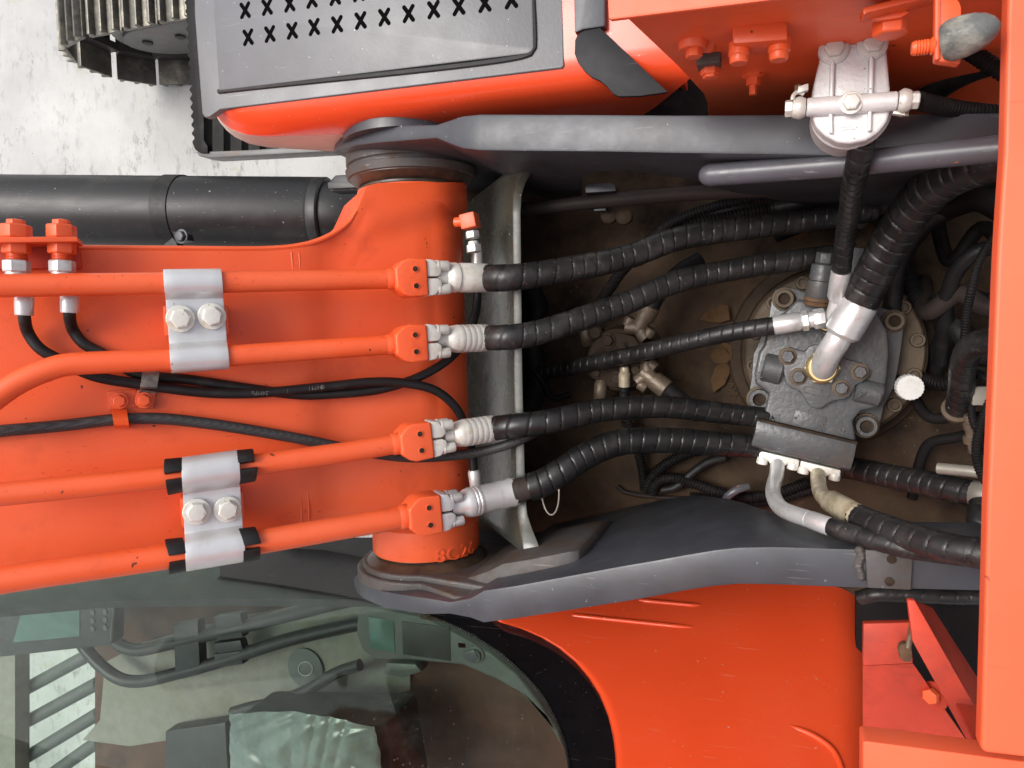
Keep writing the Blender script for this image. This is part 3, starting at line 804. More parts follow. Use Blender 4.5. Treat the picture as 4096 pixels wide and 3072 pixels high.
# ================================================================ grease hoses over the boom
def surf(px, py, h):                              # boom plate, then the round boss
    p = B(px, py, h)
    v = p - A0
    t = v.dot(AX); w_ = v - AX * t
    if w_.dot(U) >= 0: return p
    # intersect with a cylinder of radius RB + h
    r_ = ray(px, py); o = CAM - A0
    rd = r_ - AX * r_.dot(AX); od = o - AX * o.dot(AX)
    a_, b_, c_ = rd.dot(rd), 2 * rd.dot(od), od.dot(od) - (RB + h) ** 2
    disc = b_ * b_ - 4 * a_ * c_
    if disc < 0: return CAM + r_ * (-b_ / (2 * a_))
    return CAM + r_ * ((-b_ - math.sqrt(disc)) / (2 * a_))
ga = [(97, 1200), (97, 1262), (112, 1330), (160, 1395), (240, 1440), (370, 1502), (570, 1538), (823, 1570), (1013, 1573), (1300, 1547), (1490, 1528), (1616, 1532), (1743, 1563), (1825, 1633), (1862, 1712), (1886, 1800), (1897, 1893)]
gb = [(278, 1195), (278, 1252), (292, 1320), (335, 1375), (405, 1412), (540, 1492), (760, 1519), (1013, 1557), (1200, 1579), (1320, 1577), (1520, 1557), (1680, 1506), (1794, 1437), (1855, 1367), (1893, 1285), (1908, 1209), (1908, 1060)]
def grease(name_l, pts, hh, top):
    q = []
    for i, (x, y) in enumerate(pts):
        h = hh if x < 1900 else hh
        if i < 2: h = .035
        q.append(surf(x, y, h))
    t = thing('grease_hose', name_l, 'hose', q[5], 'thin grease hoses on the boom')
    MB().tube(q, .0072, 14, step=.006).build('rubber_tube', 'rubber_black', t)
    # crimped end and union at the manifold
    a_, b_ = q[0], q[1]
    dd = (b_ - a_).normalized()
    MB().lathe(b_ - dd * .026, dd, [(0, .0105), (.002, .0112), (.024, .0108), (.026, .0100)], 18).build('crimp_sleeve', 'zinc', t)
    e_ = q[-1]; de = (q[-1] - q[-2]).normalized()
    MB().lathe(e_ - de * .006, de, [(0, .0085), (.004, .0105), (.030, .0098), (.032, .008)], 18).build('crimp_sleeve', 'zinc', t)
    return t, e_, de
gha, ea, da = grease('thin black grease hose crossing above the other and curving down to the boss', ga, .020, 0)
ghb, eb, db = grease('thin black grease hose curving up past the second flange to an orange elbow', gb, .012, 0)
# faint print along the upper grease hose, reading from the right
for word, x, y in (('\u03a66*11', 1265, 1550), ('I', 1150, 1563), ('24MPa', 1040, 1572)):
    p_ = surf(x, y, .020 + .0074)
    q_ = surf(x - 30, y + (3 if x > 1100 else 0), .020 + .0074)
    lettering(word, .0085, .0002, p_, q_ - p_, N, 'rubber_grey', gha, 'hose_print')
# orange elbow and union at the end of the upper hose (moves with that hose)
fp = [P(x, y, 1.10) for x, y in ((1897, 1010), (1893, 965), (1888, 925), (1880, 885))]
put('union_nut', NUT['zinc'], ghb, fp[0], fp[1] - fp[0], sc=.0125)
MB().rod(fp[1], fp[0], .0085, 16).build('union_stem', 'plate_white', ghb)
put('union_nut', NUT['zinc'], ghb, fp[2], fp[1] - fp[2], sc=.0115)
MB().box(fp[3], (.0125, .002, 0), (-.002, .0115, 0), (0, 0, .012)).build('elbow_block', 'orange_paint', ghb, bevel=.002)
MB().rod(fp[3] - Vector((.026, 0, .0)), fp[3], .008, 14).build('elbow_stem', 'orange_paint', ghb)

# braided harness
hc = [(-120, 1736), (0, 1724), (253, 1702), (456, 1679), (633, 1674), (823, 1693), (1013, 1722), (1203, 1756), (1348, 1786), (1450, 1806), (1553, 1822), (1654, 1830), (1806, 1823)]
q = [surf(x, y, .017) for x, y in hc] + [P(1933, 1805, 1.10), P(2050, 1772, 1.12), P(2125, 1738, 1.16), P(2200, 1690, 1.30)]
t = thing('braided_harness', 'thick black braided harness sleeve crossing the boom under an orange strap', 'harness', q[5])
MB().tube(q, mm(q[4], 46) / 2, 20, step=.006).build('braided_sleeve', 'braid', t)

# strap bracket for the hoses
t = thing('hose_bracket', 'small orange bolted bracket with a grey strap and an orange strap', 'bracket', B(520, 1600, 0))
MB().prism([B(x, y, .004) for x, y in ((430, 1566), (545, 1556), (548, 1628), (434, 1637))], N * .004).build('bracket_foot', 'orange_paint', t, bevel=.001)
MB().prism([B(x, y, .007) for x, y in ((548, 1560), (618, 1556), (622, 1600), (612, 1632), (560, 1634), (540, 1615))], N * .004).build('bracket_tab', 'orange_paint', t, bevel=.001)
put('bolt', BOLT['orange_paint'], t, B(478, 1603, .012), N, sc=.0085)
put('bolt', BOLT['orange_paint'], t, B(577, 1601, .012), N, sc=.0085)
rows = []
for x0_, x1_, pts in ((447, 507, [(1636, .010), (1650, .018), (1664, .032), (1682, .0375), (1700, .034), (1710, .022), (1714, .008)]),):
    secs = [[B(x0_ + (x1_ - x0_) * k / 3 + (y - 1636) * .13, y, h) for y, h in pts] for k in range(4)]
    MB().loft(secs, closed=False, cap=False).build('hose_strap', 'orange_paint', t, solid=.003)
secs = [[B(558 + 68 * k / 3 + (1570 - y) * .14, y, h) for y, h in ((1575, .010), (1562, .016), (1548, .034), (1524, .038), (1500, .036), (1484, .026))] for k in range(4)]
MB().loft(secs, closed=False, cap=False).build('hose_strap', 'rubber_grey', t, solid=.003)

# grease manifold plate with two bulkhead unions
t = thing('grease_manifold', 'orange plate edge carrying two upright bulkhead fittings at the left', 'manifold', B(160, 1000, 0))
def MP(px, py): return B(px, py, .040)
MB().prism([MP(x, y) + N * .022 for x, y in ((-120, 957), (318, 955), (322, 975), (-120, 981))], -N * .05).build('manifold_plate', 'orange_paint', t, bevel=.0015)
MB().prism([B(x, y, .001) for x, y in ((-120, 978), (310, 976), (322, 1000), (330, 1075), (-120, 1080))], N * .010).build('manifold_foot', 'orange_dusty', t, bevel=.002)
for x in (68, 250):
    s_ = 1.0
    a_ = MP(x, 1105); c_ = MP(x - 4, 882); dd = (c_ - a_).normalized(); L = (c_ - a_).length
    px_ = L / 223.
    MB().lathe(a_, dd, [(0, .0110), (px_ * 120, .0110)], 14).build('union_stem', 'orange_paint', t)
    put('union_nut', NUT['zinc'], t, a_ + dd * px_ * 14, dd, sc=.0155)
    MB().lathe(a_ + dd * px_ * 2, dd, [(0, .0125), (.006, .0130), (.007, .0115)], 18).build('union_collar', 'zinc', t)
    for k in range(4):
        MB().lathe(a_ + dd * px_ * (58 + k * 7), dd, [(0, .0115), (px_ * 2, .0128), (px_ * 4, .0115)], 16).build('thread_ring', 'orange_paint', t)
    put('union_nut', NUT['orange_paint'], t, a_ + dd * px_ * 88, dd, sc=.0165)
    put('union_nut', NUT['orange_paint'], t, a_ + dd * px_ * 150, dd, sc=.0175)
    put('union_nut', NUT['orange_paint'], t, a_ + dd * px_ * 192, dd, sc=.0105)
    MB().lathe(a_ + dd * px_ * 205, dd, [(0, .006), (px_ * 8, .0065), (px_ * 13, .005), (px_ * 20, .0055), (px_ * 24, .003)], 14).build('grease_nipple', 'orange_paint', t)
# ================================================================ swing motor
def C6(pts): return [(2696 + .633 * x, 1000 + .633 * y) for x, y in pts]
mo = thing('swing_motor', 'grey cast hydraulic swing motor bolted on a round tan gear housing', 'swing motor', P(3327, 1411, 1.73))
gc = P(3327, 1411, 1.58)
rg = mm(gc, 347)
MB().lathe(Vector((gc.x, gc.y, CZ - 1.43)), Z, [(0, rg * 1.17), (.025, rg * 1.17), (.030, rg * 1.14), (.032, rg * 1.02), (.075, rg * 1.01), (.086, rg * 1.0), (.090, rg * .985)], 72).build('gear_housing', 'cast_brown', mo)
MB().lathe(Vector((gc.x, gc.y, CZ - 1.341)), Z, [(0, rg * .95), (.010, rg * .95), (.013, rg * .93)], 72).build('gear_flange', 'cast_tan', mo)
for k in range(14):
    a = math.radians(k * 360 / 14 + 9)
    p = Vector((gc.x + math.cos(a) * rg * .87, gc.y + math.sin(a) * rg * .87, CZ - 1.329))
    put('flange_screw', CAPS['cast_tan'], mo, p, Z, sc=.0115)
b = MB(); b.slab(C6([(640, 250), (700, 232), (760, 240), (900, 290), (1250, 350), (1400, 385), (1445, 420), (1452, 500), (1440, 600), (1415, 760), (1390, 870), (1330, 980), (1310, 1070), (1278, 1140), (1225, 1172), (1170, 1150),
    (900, 1110), (560, 1020), (505, 1000), (478, 960), (474, 900), (490, 800), (500, 660), (545, 560), (600, 420), (618, 300)]), 1.47, .05)
b.build('motor_flange', 'cast_grey', mo, bevel=.004, seg=2)
for x, y, r_ in ((695, 310, 60), (1385, 450, 60), (540, 940, 66), (1210, 1108, 66)):
    c = C6([(x, y)])[0]; H = 1.468
    p = P(c[0], c[1], H - .02)
    s_ = mm(p, r_ * .633)
    MB().lathe(P(c[0], c[1], H) - Z * .002, Z, [(0, s_ * 1.22), (.006, s_ * 1.2), (.007, s_ * 1.05)], 28).build('bolt_seat', 'cast_tan', mo)
    sc_ = put('mounting_screw', CAPS['cast_tan' if y < 600 else 'cast_grey'], mo, P(c[0], c[1], H) + Z * .004, Z, sc=s_)
    MB().lathe(P(c[0], c[1], H) + Z * (.004 + .26 * s_), Z, [(0, s_ * .66), (.001, s_ * .66)], 6).build('socket_floor', 'socket_dark', mo)
b = MB(); b.slab(C6([(600, 440), (690, 400), (780, 310), (1000, 330), (1180, 350), (1290, 400), (1350, 520), (1362, 640), (1350, 780), (1325, 900), (1312, 990), (1185, 1015), (1130, 1080), (1150, 1190), (1148, 1225), (540, 1080), (575, 1005), (600, 905), (515, 850), (508, 785), (535, 650), (570, 600)]), 1.395, .045)
b.build('valve_casing', 'cast_grey', mo, bevel=.006, seg=3)
# rounded port bosses on the two shoulders
for (xa, ya), (xb, yb), r_ in (((560, 735), (690, 765), 92), ((1140, 880), (1312, 918), 78)):
    (ax, ay), (bx, by) = C6([(xa, ya), (xb, yb)])
    p0, p1 = P(ax, ay, 1.405), P(bx, by, 1.405)
    r3 = mm(p0, r_ * .633)
    MB().rod(p0, p1, r3, 28, b=.003).build('port_boss', 'cast_grey', mo)
# bow-tie cover plate
b = MB(); b.slab(C6([(664, 690), (670, 650), (696, 622), (738, 614), (790, 632), (830, 640), (852, 612), (890, 597), (950, 598), (1000, 613), (1050, 650), (1092, 690), (1180, 712), (1217, 735), (1233, 770), (1222, 812), (1190, 838), (1150, 852), (1132, 890), (1110, 922), (1070, 946), (1012, 952), (970, 972), (930, 1000), (890, 1002), (850, 980), (820, 930), (790, 892), (740, 872), (706, 842), (696, 790), (690, 750), (671, 722)]), 1.365, .018)
cp = b.build('cover_plate', 'cast_grey', mo, bevel=.0035, seg=2)
for x, y in ((718, 672), (785, 800), (1172, 770), (1055, 872)):
    c = C6([(x, y)])[0]; p = P(c[0], c[1], 1.3655)
    s_ = mm(p, 25)
    MB().lathe(p - Z * .002, Z, [(0, s_ * 1.42), (.0035, s_ * 1.40), (.004, s_ * 1.30)], 24).build('washer', 'cast_tan', cp)
    MB().lathe(p, Z, [(0, s_), (.010, s_), (.012, s_ * .9)], 6, ph=random.uniform(0, 1)).build('hex_bolt', 'cast_grey', cp)
# raised oval and blank name plate
def oval(cx, cy, lx, ly, ang, n=10):
    ca, sa = math.cos(ang), math.sin(ang); pts = []
    for k in range(n + 1):
        t = math.pi / 2 + math.pi * k / n; pts.append((-lx + ly * math.cos(t), ly * math.sin(t)))
    for k in range(n + 1):
        t = -math.pi / 2 + math.pi * k / n; pts.append((lx + ly * math.cos(t), ly * math.sin(t)))
    return [(cx + ca * x - sa * y, cy + sa * x + ca * y) for x, y in pts]
MB().tube([P(x, y, 1.3645) for x, y in oval(*C6([(900, 898)])[0], 38, 13, .24)] + [P(*oval(*C6([(900, 898)])[0], 38, 13, .24)[0], 1.3645)], .0008, 6, step=.002).build('raised_oval', 'cast_grey', cp)
npl = MB().slab(C6([(770, 1012), (968, 1058), (942, 1168), (743, 1115)]), 1.3935, .003).build('name_plate', 'cast_grey', mo, bevel=.0006)
for x, y in ((768, 1062), (940, 1105)):
    c = C6([(x, y)])[0]; MB().lathe(P(c[0], c[1], 1.3938), Z, [(0, .0022), (.001, .0018), (.0016, .0006)], 10).build('rivet', 'cast_tan', npl)
# thick port block at the front
b = MB()
fa = [P(x, y, 1.352) for x, y in C6([(524, 1078), (1156, 1228)])]
fb = [P(x, y, 1.345) for x, y in C6([(512, 1160), (1140, 1310)])]
fc = [P(x, y, 1.362) for x, y in C6([(486, 1232), (1118, 1388)])]
fd = [P(x, y, 1.40) for x, y in C6([(488, 1255), (1112, 1402)])]
down = Vector((0, 0, -.07))
secs = [[fa[k], fb[k], fc[k], fd[k], fd[k] + down, fa[k] + down * 1.5] for k in (0, 1)]
b.loft(secs).build('port_block', 'cast_grey', mo, bevel=.0025, seg=2)
MB().slab(C6([(530, 1066), (1160, 1214), (1156, 1232), (524, 1082)]), 1.357, .02).build('block_gasket', 'socket_dark', mo)
# relief valve stack
a_, c_ = P(3305, 1010, 1.36), P(3266, 1222, 1.38)
dd = (c_ - a_).normalized(); L = (c_ - a_).length; k_ = L / 212.
rv = MB().lathe(a_, dd, [(0, k_ * 32), (k_ * 6, k_ * 36), (k_ * 42, k_ * 36)], 6).build('relief_valve', 'cast_grey', mo, bevel=.001)
MB().lathe(a_, dd, [(k_ * 42, k_ * 30), (k_ * 46, k_ * 38), (k_ * 50, k_ * 46), (k_ * 110, k_ * 47), (k_ * 112, k_ * 44), (k_ * 114, k_ * 50), (k_ * 175, k_ * 52), (k_ * 180, k_ * 49)], 24).build('valve_barrel', 'cast_grey', rv)
MB().lathe(a_, dd, [(k_ * 180, k_ * 50), (k_ * 184, k_ * 53), (k_ * 194, k_ * 53), (k_ * 197, k_ * 47), (k_ * 203, k_ * 52), (k_ * 212, k_ * 50)], 24).build('valve_collar', 'rust', rv)
MB().slab(C6([(1125, -20), (1205, -10), (1160, 190), (1110, 200)]), 1.40, .06).build('lug_plate', 'cast_grey', mo, bevel=.002)
# cast letters
imgx = Vector((1, 0, 0))
for body, (x, y), H, ang, sz in (('-CK', (850, 548), 1.3945, -85, .024), ('B', (634, 1056), 1.3945, -78, .020), ('A', (1182, 902), 1.3585, -78, .018), ('V', (1062, 1150), 1.3945, 12, .019), ('M', (533, 790), 1.357, 100, .016), ('B', (1098, 606), 1.3945, 10, .013)):
    c = C6([(x, y)])[0]; p = P(c[0], c[1], H)
    an = math.radians(ang)
    lettering(body, sz, .0014, p, (math.cos(an), math.sin(an), 0), Z, 'cast_grey', mo, 'cast_letter')

# main elbow with gold union (fixed to the motor)
el = [P(3290, 1484, 1.40), P(3290, 1480, 1.36), P(3295, 1462, 1.325), P(3315, 1415, 1.285), P(3345, 1368, 1.265), P(3372, 1325, 1.26)]
MB().lathe(P(3288, 1470, 1.366), Z, [(0, .0265), (.010, .0265), (.012, .025)], 6).build('union_nut', 'zinc_yellow', mo)
MB().lathe(P(3288, 1470, 1.354), Z, [(0, .0240), (.005, .0245), (.007, .0225), (.011, .0225), (.013, .0200)], 30).build('union_ring', 'gold_passivate', mo)

def sleeve_hose(name_, label, hose, hr, pitch, m, fer=None, fr_r=1.12, m_f='zinc', elbow=None, er=None, group=None, nuts=()):
    pts = [P(*q) for q in hose]
    ks = depth(pts[len(pts) // 2]) / depth(P_raw(*hose[len(pts) // 2])); hr *= ks; pitch *= ks
    t = thing('hydraulic_hose', label, 'hose', pts[len(pts) // 2] - Z * hr, group)
    MB().tube(pts, hr, 24, step=pitch / 18, rf=helix_var(pitch, pitch, .075, .04)).build('spiral_sleeve', m, t)
    if fer:
        a_, c_ = P(*fer[0]), P(*fer[1]); L = (c_ - a_).length; r_ = hr * fr_r
        MB().lathe(a_, c_ - a_, [(-.003, r_ * .80), (0, r_ * .88), (.003, r_), (L * .5, r_ * 1.01), (L - .002, r_), (L, r_ * .94)], 14).build('ferrule', m_f, t)
    if elbow:
        MB().tube(elbow, er, 22, step=.004).build('elbow_pipe', m_f, t)
    return t
HG = 'hoses around the swing motor'
h6 = sleeve_hose('', 'thickest black spiral wrapped hose sweeping from the hood to the motor elbow', [(3442, 1205, 1.245), (3455, 1177, 1.235), (3519, 1050, 1.19), (3560, 975, 1.15), (3645, 842, 1.08), (3740, 742, 1.03), (3835, 684, .99), (3962, 635, .95), (4120, 600, .93)], .0255, .0215, 'sleeve_dusty',
    ((3366, 1338, 1.262), (3440, 1212, 1.245)), 1.02, 'zinc', el, .0185, HG)
h7 = sleeve_hose('', 'slim black spiral wrapped hose dropping from under the silver filter to the motor', [(3366, 1075, 1.20), (3370, 1038, 1.18), (3380, 949, 1.12), (3398, 854, 1.04), (3411, 747, .965), (3432, 655, .908), (3450, 560, .885)], .0130, .0165, 'sleeve_dusty',
    ((3347, 1192, 1.265), (3366, 1082, 1.21)), 1.06, 'zinc', [P(3347, 1190, 1.265), P(3340, 1220, 1.275), P(3330, 1255, 1.29), P(3308, 1290, 1.32), P(3305, 1300, 1.37)], .0092, HG)
MB().lathe(P(3308, 1285, 1.372), Z, [(0, .0165), (.010, .0165), (.012, .015), (.015, .0145), (.022, .0145)], 26).build('union_ring', 'gold_passivate', h7)
h5 = sleeve_hose('', 'black spiral wrapped hose crossing the swivel joint to a silver motor fitting', [(2155, 1486, 1.60), (2240, 1480, 1.57), (2313, 1464, 1.53), (2503, 1424, 1.45), (2700, 1379, 1.37), (2886, 1337, 1.32), (3000, 1317, 1.305), (3096, 1303, 1.30)], .0155, .0185, 'sleeve_dusty',
    ((3205, 1284, 1.297), (3092, 1303, 1.30)), 1.03, 'zinc', None, None, HG)
a_, c_ = P(3203, 1285, 1.297), P(3300, 1271, 1.297); dd = (c_ - a_)
MB().lathe(a_, dd, [(0, .0120), (.002, .0155), (.010, .0155), (.012, .012)], 6).build('hex_collar', 'zinc', h5)
MB().lathe(a_, dd, [(.011, .0115), (.018, .0120), (.020, .0135)], 20).build('stem', 'zinc', h5)
MB().lathe(a_, dd, [(.018, .0135), (.020, .0150), (dd.length - .002, .0150), (dd.length, .0135)], 6).build('union_nut', 'zinc', h5)
# two outlets of the port block
ports = [(((540, 1268), (534, 1326), (592, 1330), (612, 1360), (640, 1374), (690, 1374), (722, 1350), (736, 1372), (786, 1376), (796, 1328)), ((560, 1318), (752, 1352)),
          [(3110, 1845, 1.405), (3107, 1895, 1.36), (3094, 1945, 1.28), (3096, 1988, 1.18), (3122, 2030, 1.09), (3165, 2053, 1.05), (3240, 2078, 1.015)], ((3236, 2076, 1.017), (3335, 2112, .985)),
          [(3325, 2107, .988), (3424, 2138, .965), (3519, 2166, .945), (3614, 2190, .932), (3720, 2205, .925), (3850, 2220, .925), (4010, 2230, .925)],   .0118, 'zinc', 'slim black hose on the left outlet elbow below the motor, partly under another hose'),
         (((800, 1332), (795, 1388), (850, 1392), (872, 1415), (905, 1436), (955, 1440), (985, 1418), (1000, 1436), (1048, 1440), (1056, 1392)), ((820, 1378), (1016, 1420)),
          [(3272, 1888, 1.405), (3273, 1925, 1.34), (3281, 1965, 1.22), (3303, 1995, 1.09), (3335, 2015, 1.05)], ((3322, 2005, 1.065), (3442, 2074, .99)),
          [(3425, 2066, 1.0), (3519, 2104, .96), (3646, 2149, .925), (3772, 2187, .895), (3886, 2208, .88), (4010, 2222, .87)],   .0160, 'zinc_yellow', 'thick black hose on the right outlet elbow below the motor, above a slimmer hose')]
for poly, bolts, elb, fer, hs_, hr, mf, lab in ports:
    tt_ = sleeve_hose('', lab, hs_, hr, .021, 'sleeve_dusty', fer, 1.0, mf, [P(*q) for q in elb], .0112, HG)
    MB().slab(C6(poly), 1.385, .032).build('port_flange', 'plate_white', tt_, bevel=.003)
    for x, y in bolts:
        c = C6([(x, y)])[0]; p = P(c[0], c[1], 1.40); q_ = P(c[0] - 4, c[1] + 22, 1.40)
        MB().rod(p - (q_ - p) * .3, q_, .0088, 14).build('flange_bolt', 'plate_white', tt_)

# filler cap
t = thing('filler_cap', 'round white knurled filler cap beside the swing motor', 'cap', P(3642, 1551, 1.56))
b = MB(); n = 44; p = P(3642, 1551, 1.38); r_ = mm(p, 51)
prof = []
for zz, k in ((-.02, 1.), (-.003, 1.), (0, .95)):
    prof.append((zz, k))
vs = []
for zz, k in prof:
    for i in range(n):
        a = 2 * math.pi * i / n; rr = r_ * k * (1 + (.035 if i % 2 else -.02))
        vs.append(p + Vector((rr * math.cos(a), rr * math.sin(a), zz)))
b.add(vs, [(k * n + i, k * n + (i + 1) % n, (k + 1) * n + (i + 1) % n, (k + 1) * n + i) for k in range(2) for i in range(n)] + [tuple(2 * n + i for i in range(n))])
b.build('cap_body', 'cap_white', t)
MB().box(p + Vector((.002, -.001, .0006)), Vector((.008, -.0055, 0)), Vector((.0006, .0008, 0)), (0, 0, .0006)).build('cap_mark', 'cap_white', t)
MB().rod(p - Z * .15, p - Z * .018, r_ * .74, 20).build('filler_neck', 'tube_brown', t)

# ================================================================ swivel joint in the floor
sw = thing('swivel_joint', 'brown cast centre swivel joint with pipe stubs on the well floor', 'swivel joint', P(2470, 1439, 1.735))
sp = P(2470, 1439, 1.56); rs = mm(sp, 128)
b = MB(); b.lathe(Vector((sp.x, sp.y, CZ - 1.43)), Z, [(0, rs * 1.35), (.02, rs * 1.33), (.026, rs * 1.1), (.085, rs * 1.02), (.097, rs * .97), (.10, rs * .9)], 48)
b.build('swivel_body', 'cast_brown', sw)
b = MB(); b.slab([(2352, 1420), (2370, 1372), (2420, 1335), (2480, 1330), (2535, 1345), (2565, 1385), (2572, 1440), (2560, 1500), (2520, 1545), (2450, 1553), (2420, 1540), (2352, 1500), (2340, 1460)], 1.548, .02)
tp = b.build('top_plate', 'cast_brown', sw, bevel=.004)
MB().lathe(P(2440, 1440, 1.5475), Z, [(0, rs * .52), (.001, rs * .52), (.0015, rs * .40)], 30).build('hub_recess', 'socket_dark', sw)
for x, y, s_ in ((2433, 1362, .0105), (2490, 1387, .008), (2466, 1515, .0105), (2545, 1480, .009), (2385, 1490, .009)):
    put('hex_bolt', BOLT['cast_brown'], sw, P(x, y, 1.547), Z, sc=s_)
def stub(a, c, fl0, fl1, hose, r):
    pa_, pc_ = P(*a), P(*c); d = (pc_ - pa_).normalized(); L = (pc_ - pa_).length
    MB().lathe(pa_, d, [(0, r * .9), (L * .45, r * .9), (L * .47, r * 1.12), (L * .97, r * 1.16), (L, r * 1.05)], 24).build('pipe_stub', 'bronze_steel', sw)
    f0, f1 = P(*fl0), P(*fl1)
    mid_ = (f0 + f1) / 2
    b = MB(); ax_ = (f1 - f0).normalized()
    b.tube([f0, f0.lerp(f1, .25) + d * .004, mid_ + d * .010, f0.lerp(f1, .75) + d * .004, f1], .0125, 12, step=.004)
    b.build('stub_flange', 'bronze_steel', sw)
    for q in (f0, f1):
        MB().lathe(q + d * .004, d, [(0, .0105), (.014, .0105), (.016, .009)], 12).build('flange_bolt', 'bronze_steel', sw)
    if hose:
        MB().tube([pc_ - d * .004] + [P(*q) for q in hose], r * .98, 18, step=.006).build('stub_hose', 'rubber_black', sw)
stub((2552, 1318, 1.535), (2606, 1222, 1.52), (2505, 1308, 1.535), (2585, 1352, 1.535), [(2640, 1165, 1.53), (2720, 1090, 1.56), (2800, 1040, 1.60)], .0155)
stub((2572, 1487, 1.535), (2668, 1560, 1.52), (2590, 1446, 1.535), (2552, 1528, 1.535), [(2720, 1600, 1.535), (2800, 1660, 1.57)], .0155)
MB().lathe(P(2498, 1466, 1.52), P(2498, 1532, 1.53) - P(2498, 1466, 1.52), [(0, .007), (.006, .009), (.010, .0085), (.012, .0105), (.036, .0105), (.037, .009)], 14).build('small_ferrule', 'zinc_yellow', sw)
MB().tube([P(2498, 1530, 1.53), P(2498, 1570, 1.55), P(2500, 1620, 1.60), P(2504, 1700, 1.66)], .0095, 14, step=.0016, rf=ribs(.0036, .12)).build('small_hose', 'conduit', sw)
for pts in ([(2405, 1530, 1.56), (2402, 1560, 1.55), (2400, 1590, 1.57), (2398, 1625, 1.64)], [(2350, 1370, 1.62), (2345, 1340, 1.60), (2338, 1310, 1.60), (2360, 1285, 1.62)]):
    MB().tube([P(*q) for q in pts], .0125, 14, step=.005).build('elbow_stub', 'bronze_steel', sw)
MB().lathe(P(2390, 1330, 1.60), Z, [(0, .014), (.02, .014), (.024, .010)], 14).build('plug', 'cast_brown', sw)

# ================================================================ lines on the well floor
def line(name, label, cat, pts, r, m, rf=None, group=None, n=14, step=None):
    q = [P(*x) for x in pts]
    r *= depth(q[len(q) // 2]) / depth(P_raw(*pts[len(q) // 2]))
    o = MB().tube(q, r, n, step=step or r * .7, rf=rf).build(name, m)
    return tag(o, label, cat, group)
CG = 'corrugated conduits in the well'
cr = .011
def conduit(label, pts, r=.0105, pitch=.0052):
    return line('wiring_conduit', label, 'conduit', pts, r, 'conduit', ribs(pitch, .16), CG, 14, pitch / 4)
conduit('corrugated black conduit rising diagonally between the two upper hoses', [(2390, 1230, 1.60), (2440, 1150, 1.55), (2500, 1070, 1.52), (2600, 980, 1.50), (2760, 900, 1.50), (2900, 870, 1.52), (3150, 820, 1.54)], .0125, .0060)
conduit('corrugated conduit climbing beside the brown steel tube at the far bracket', [(2560, 985, 1.50), (2700, 885, 1.46), (2860, 825, 1.43), (3020, 790, 1.42), (3300, 760, 1.42)], .0095)
conduit('corrugated conduit dropping below the lowest spiral hose near the swivel', [(2500, 1660, 1.62), (2530, 1740, 1.64), (2556, 1820, 1.66), (2570, 1890, 1.67), (2578, 1960, 1.68)], .0105)
conduit('corrugated conduit curling up toward the motor from the wiring tangle', [(2580, 1965, 1.665), (2622, 1892, 1.655), (2701, 1836, 1.65), (2800, 1800, 1.65), (2950, 1790, 1.66)], .0125)
conduit('corrugated conduit arching right along the floor below the lowest spiral hose', [(2612, 1975, 1.65), (2618, 1945, 1.64), (2645, 1920, 1.64), (2701, 1912, 1.64), (2782, 1937, 1.65), (2904, 1976, 1.65), (2990, 1988, 1.66), (3100, 1975, 1.67), (3230, 1930, 1.68)], .0125)
conduit('corrugated conduit hidden lowest in the wiring tangle', [(2760, 1985, 1.69), (2900, 1998, 1.69), (3050, 2010, 1.69), (3250, 1960, 1.69)], .0105)
line('cable', 'plain dark cable looping through the wiring tangle on the floor', 'cable', [(2650, 1960, 1.66), (2700, 1950, 1.65), (2760, 1900, 1.65), (2830, 1850, 1.66), (2900, 1830, 1.67)], .010, 'rubber_black')
line('cable', 'thin purple brown cable lying along the floor by the near bracket', 'cable', [(2470, 1945, 1.71), (2500, 1968, 1.70), (2600, 1985, 1.70), (2700, 1993, 1.70), (2800, 1990, 1.70), (2860, 1978, 1.70)], .0055, 'tube_brown')
t = line('vent_tube', 'small grey bent tube standing on a round foot near the motor outlets', 'tube', [(2990, 1945, 1.60), (2950, 1958, 1.58), (2912, 1985, 1.58), (2894, 2022, 1.60), (2890, 2066, 1.64)], .0085, 'tube_grey')
MB().lathe(P(2890, 2064, 1.645), P(2889, 2078, 1.65) - P(2890, 2064, 1.645), [(0, .019), (.003, .020), (.006, .012)], 18).build('tube_foot', 'tube_grey', t)
line('cable', 'black hooked cable end beside the grey cross plate', 'cable', [(2100, 1440, 1.60), (2150, 1500, 1.58), (2185, 1555, 1.60), (2205, 1588, 1.62), (2240, 1592, 1.64), (2280, 1575, 1.66)], .0075, 'black_plate')
line('cable', 'oily black cable bunch behind the cross plate', 'cable', [(2110, 1150, 1.62), (2140, 1200, 1.62), (2150, 1250, 1.62), (2120, 1330, 1.62), (2130, 1420, 1.62), (2150, 1500, 1.62), (2130, 1600, 1.62), (2090, 1680, 1.62)], .026, 'black_plate')
conduit('corrugated conduit beside the near end of the cross plate', [(2050, 1930, 1.66), (2110, 1915, 1.66), (2180, 1900, 1.67), (2300, 1890, 1.69)], .010)
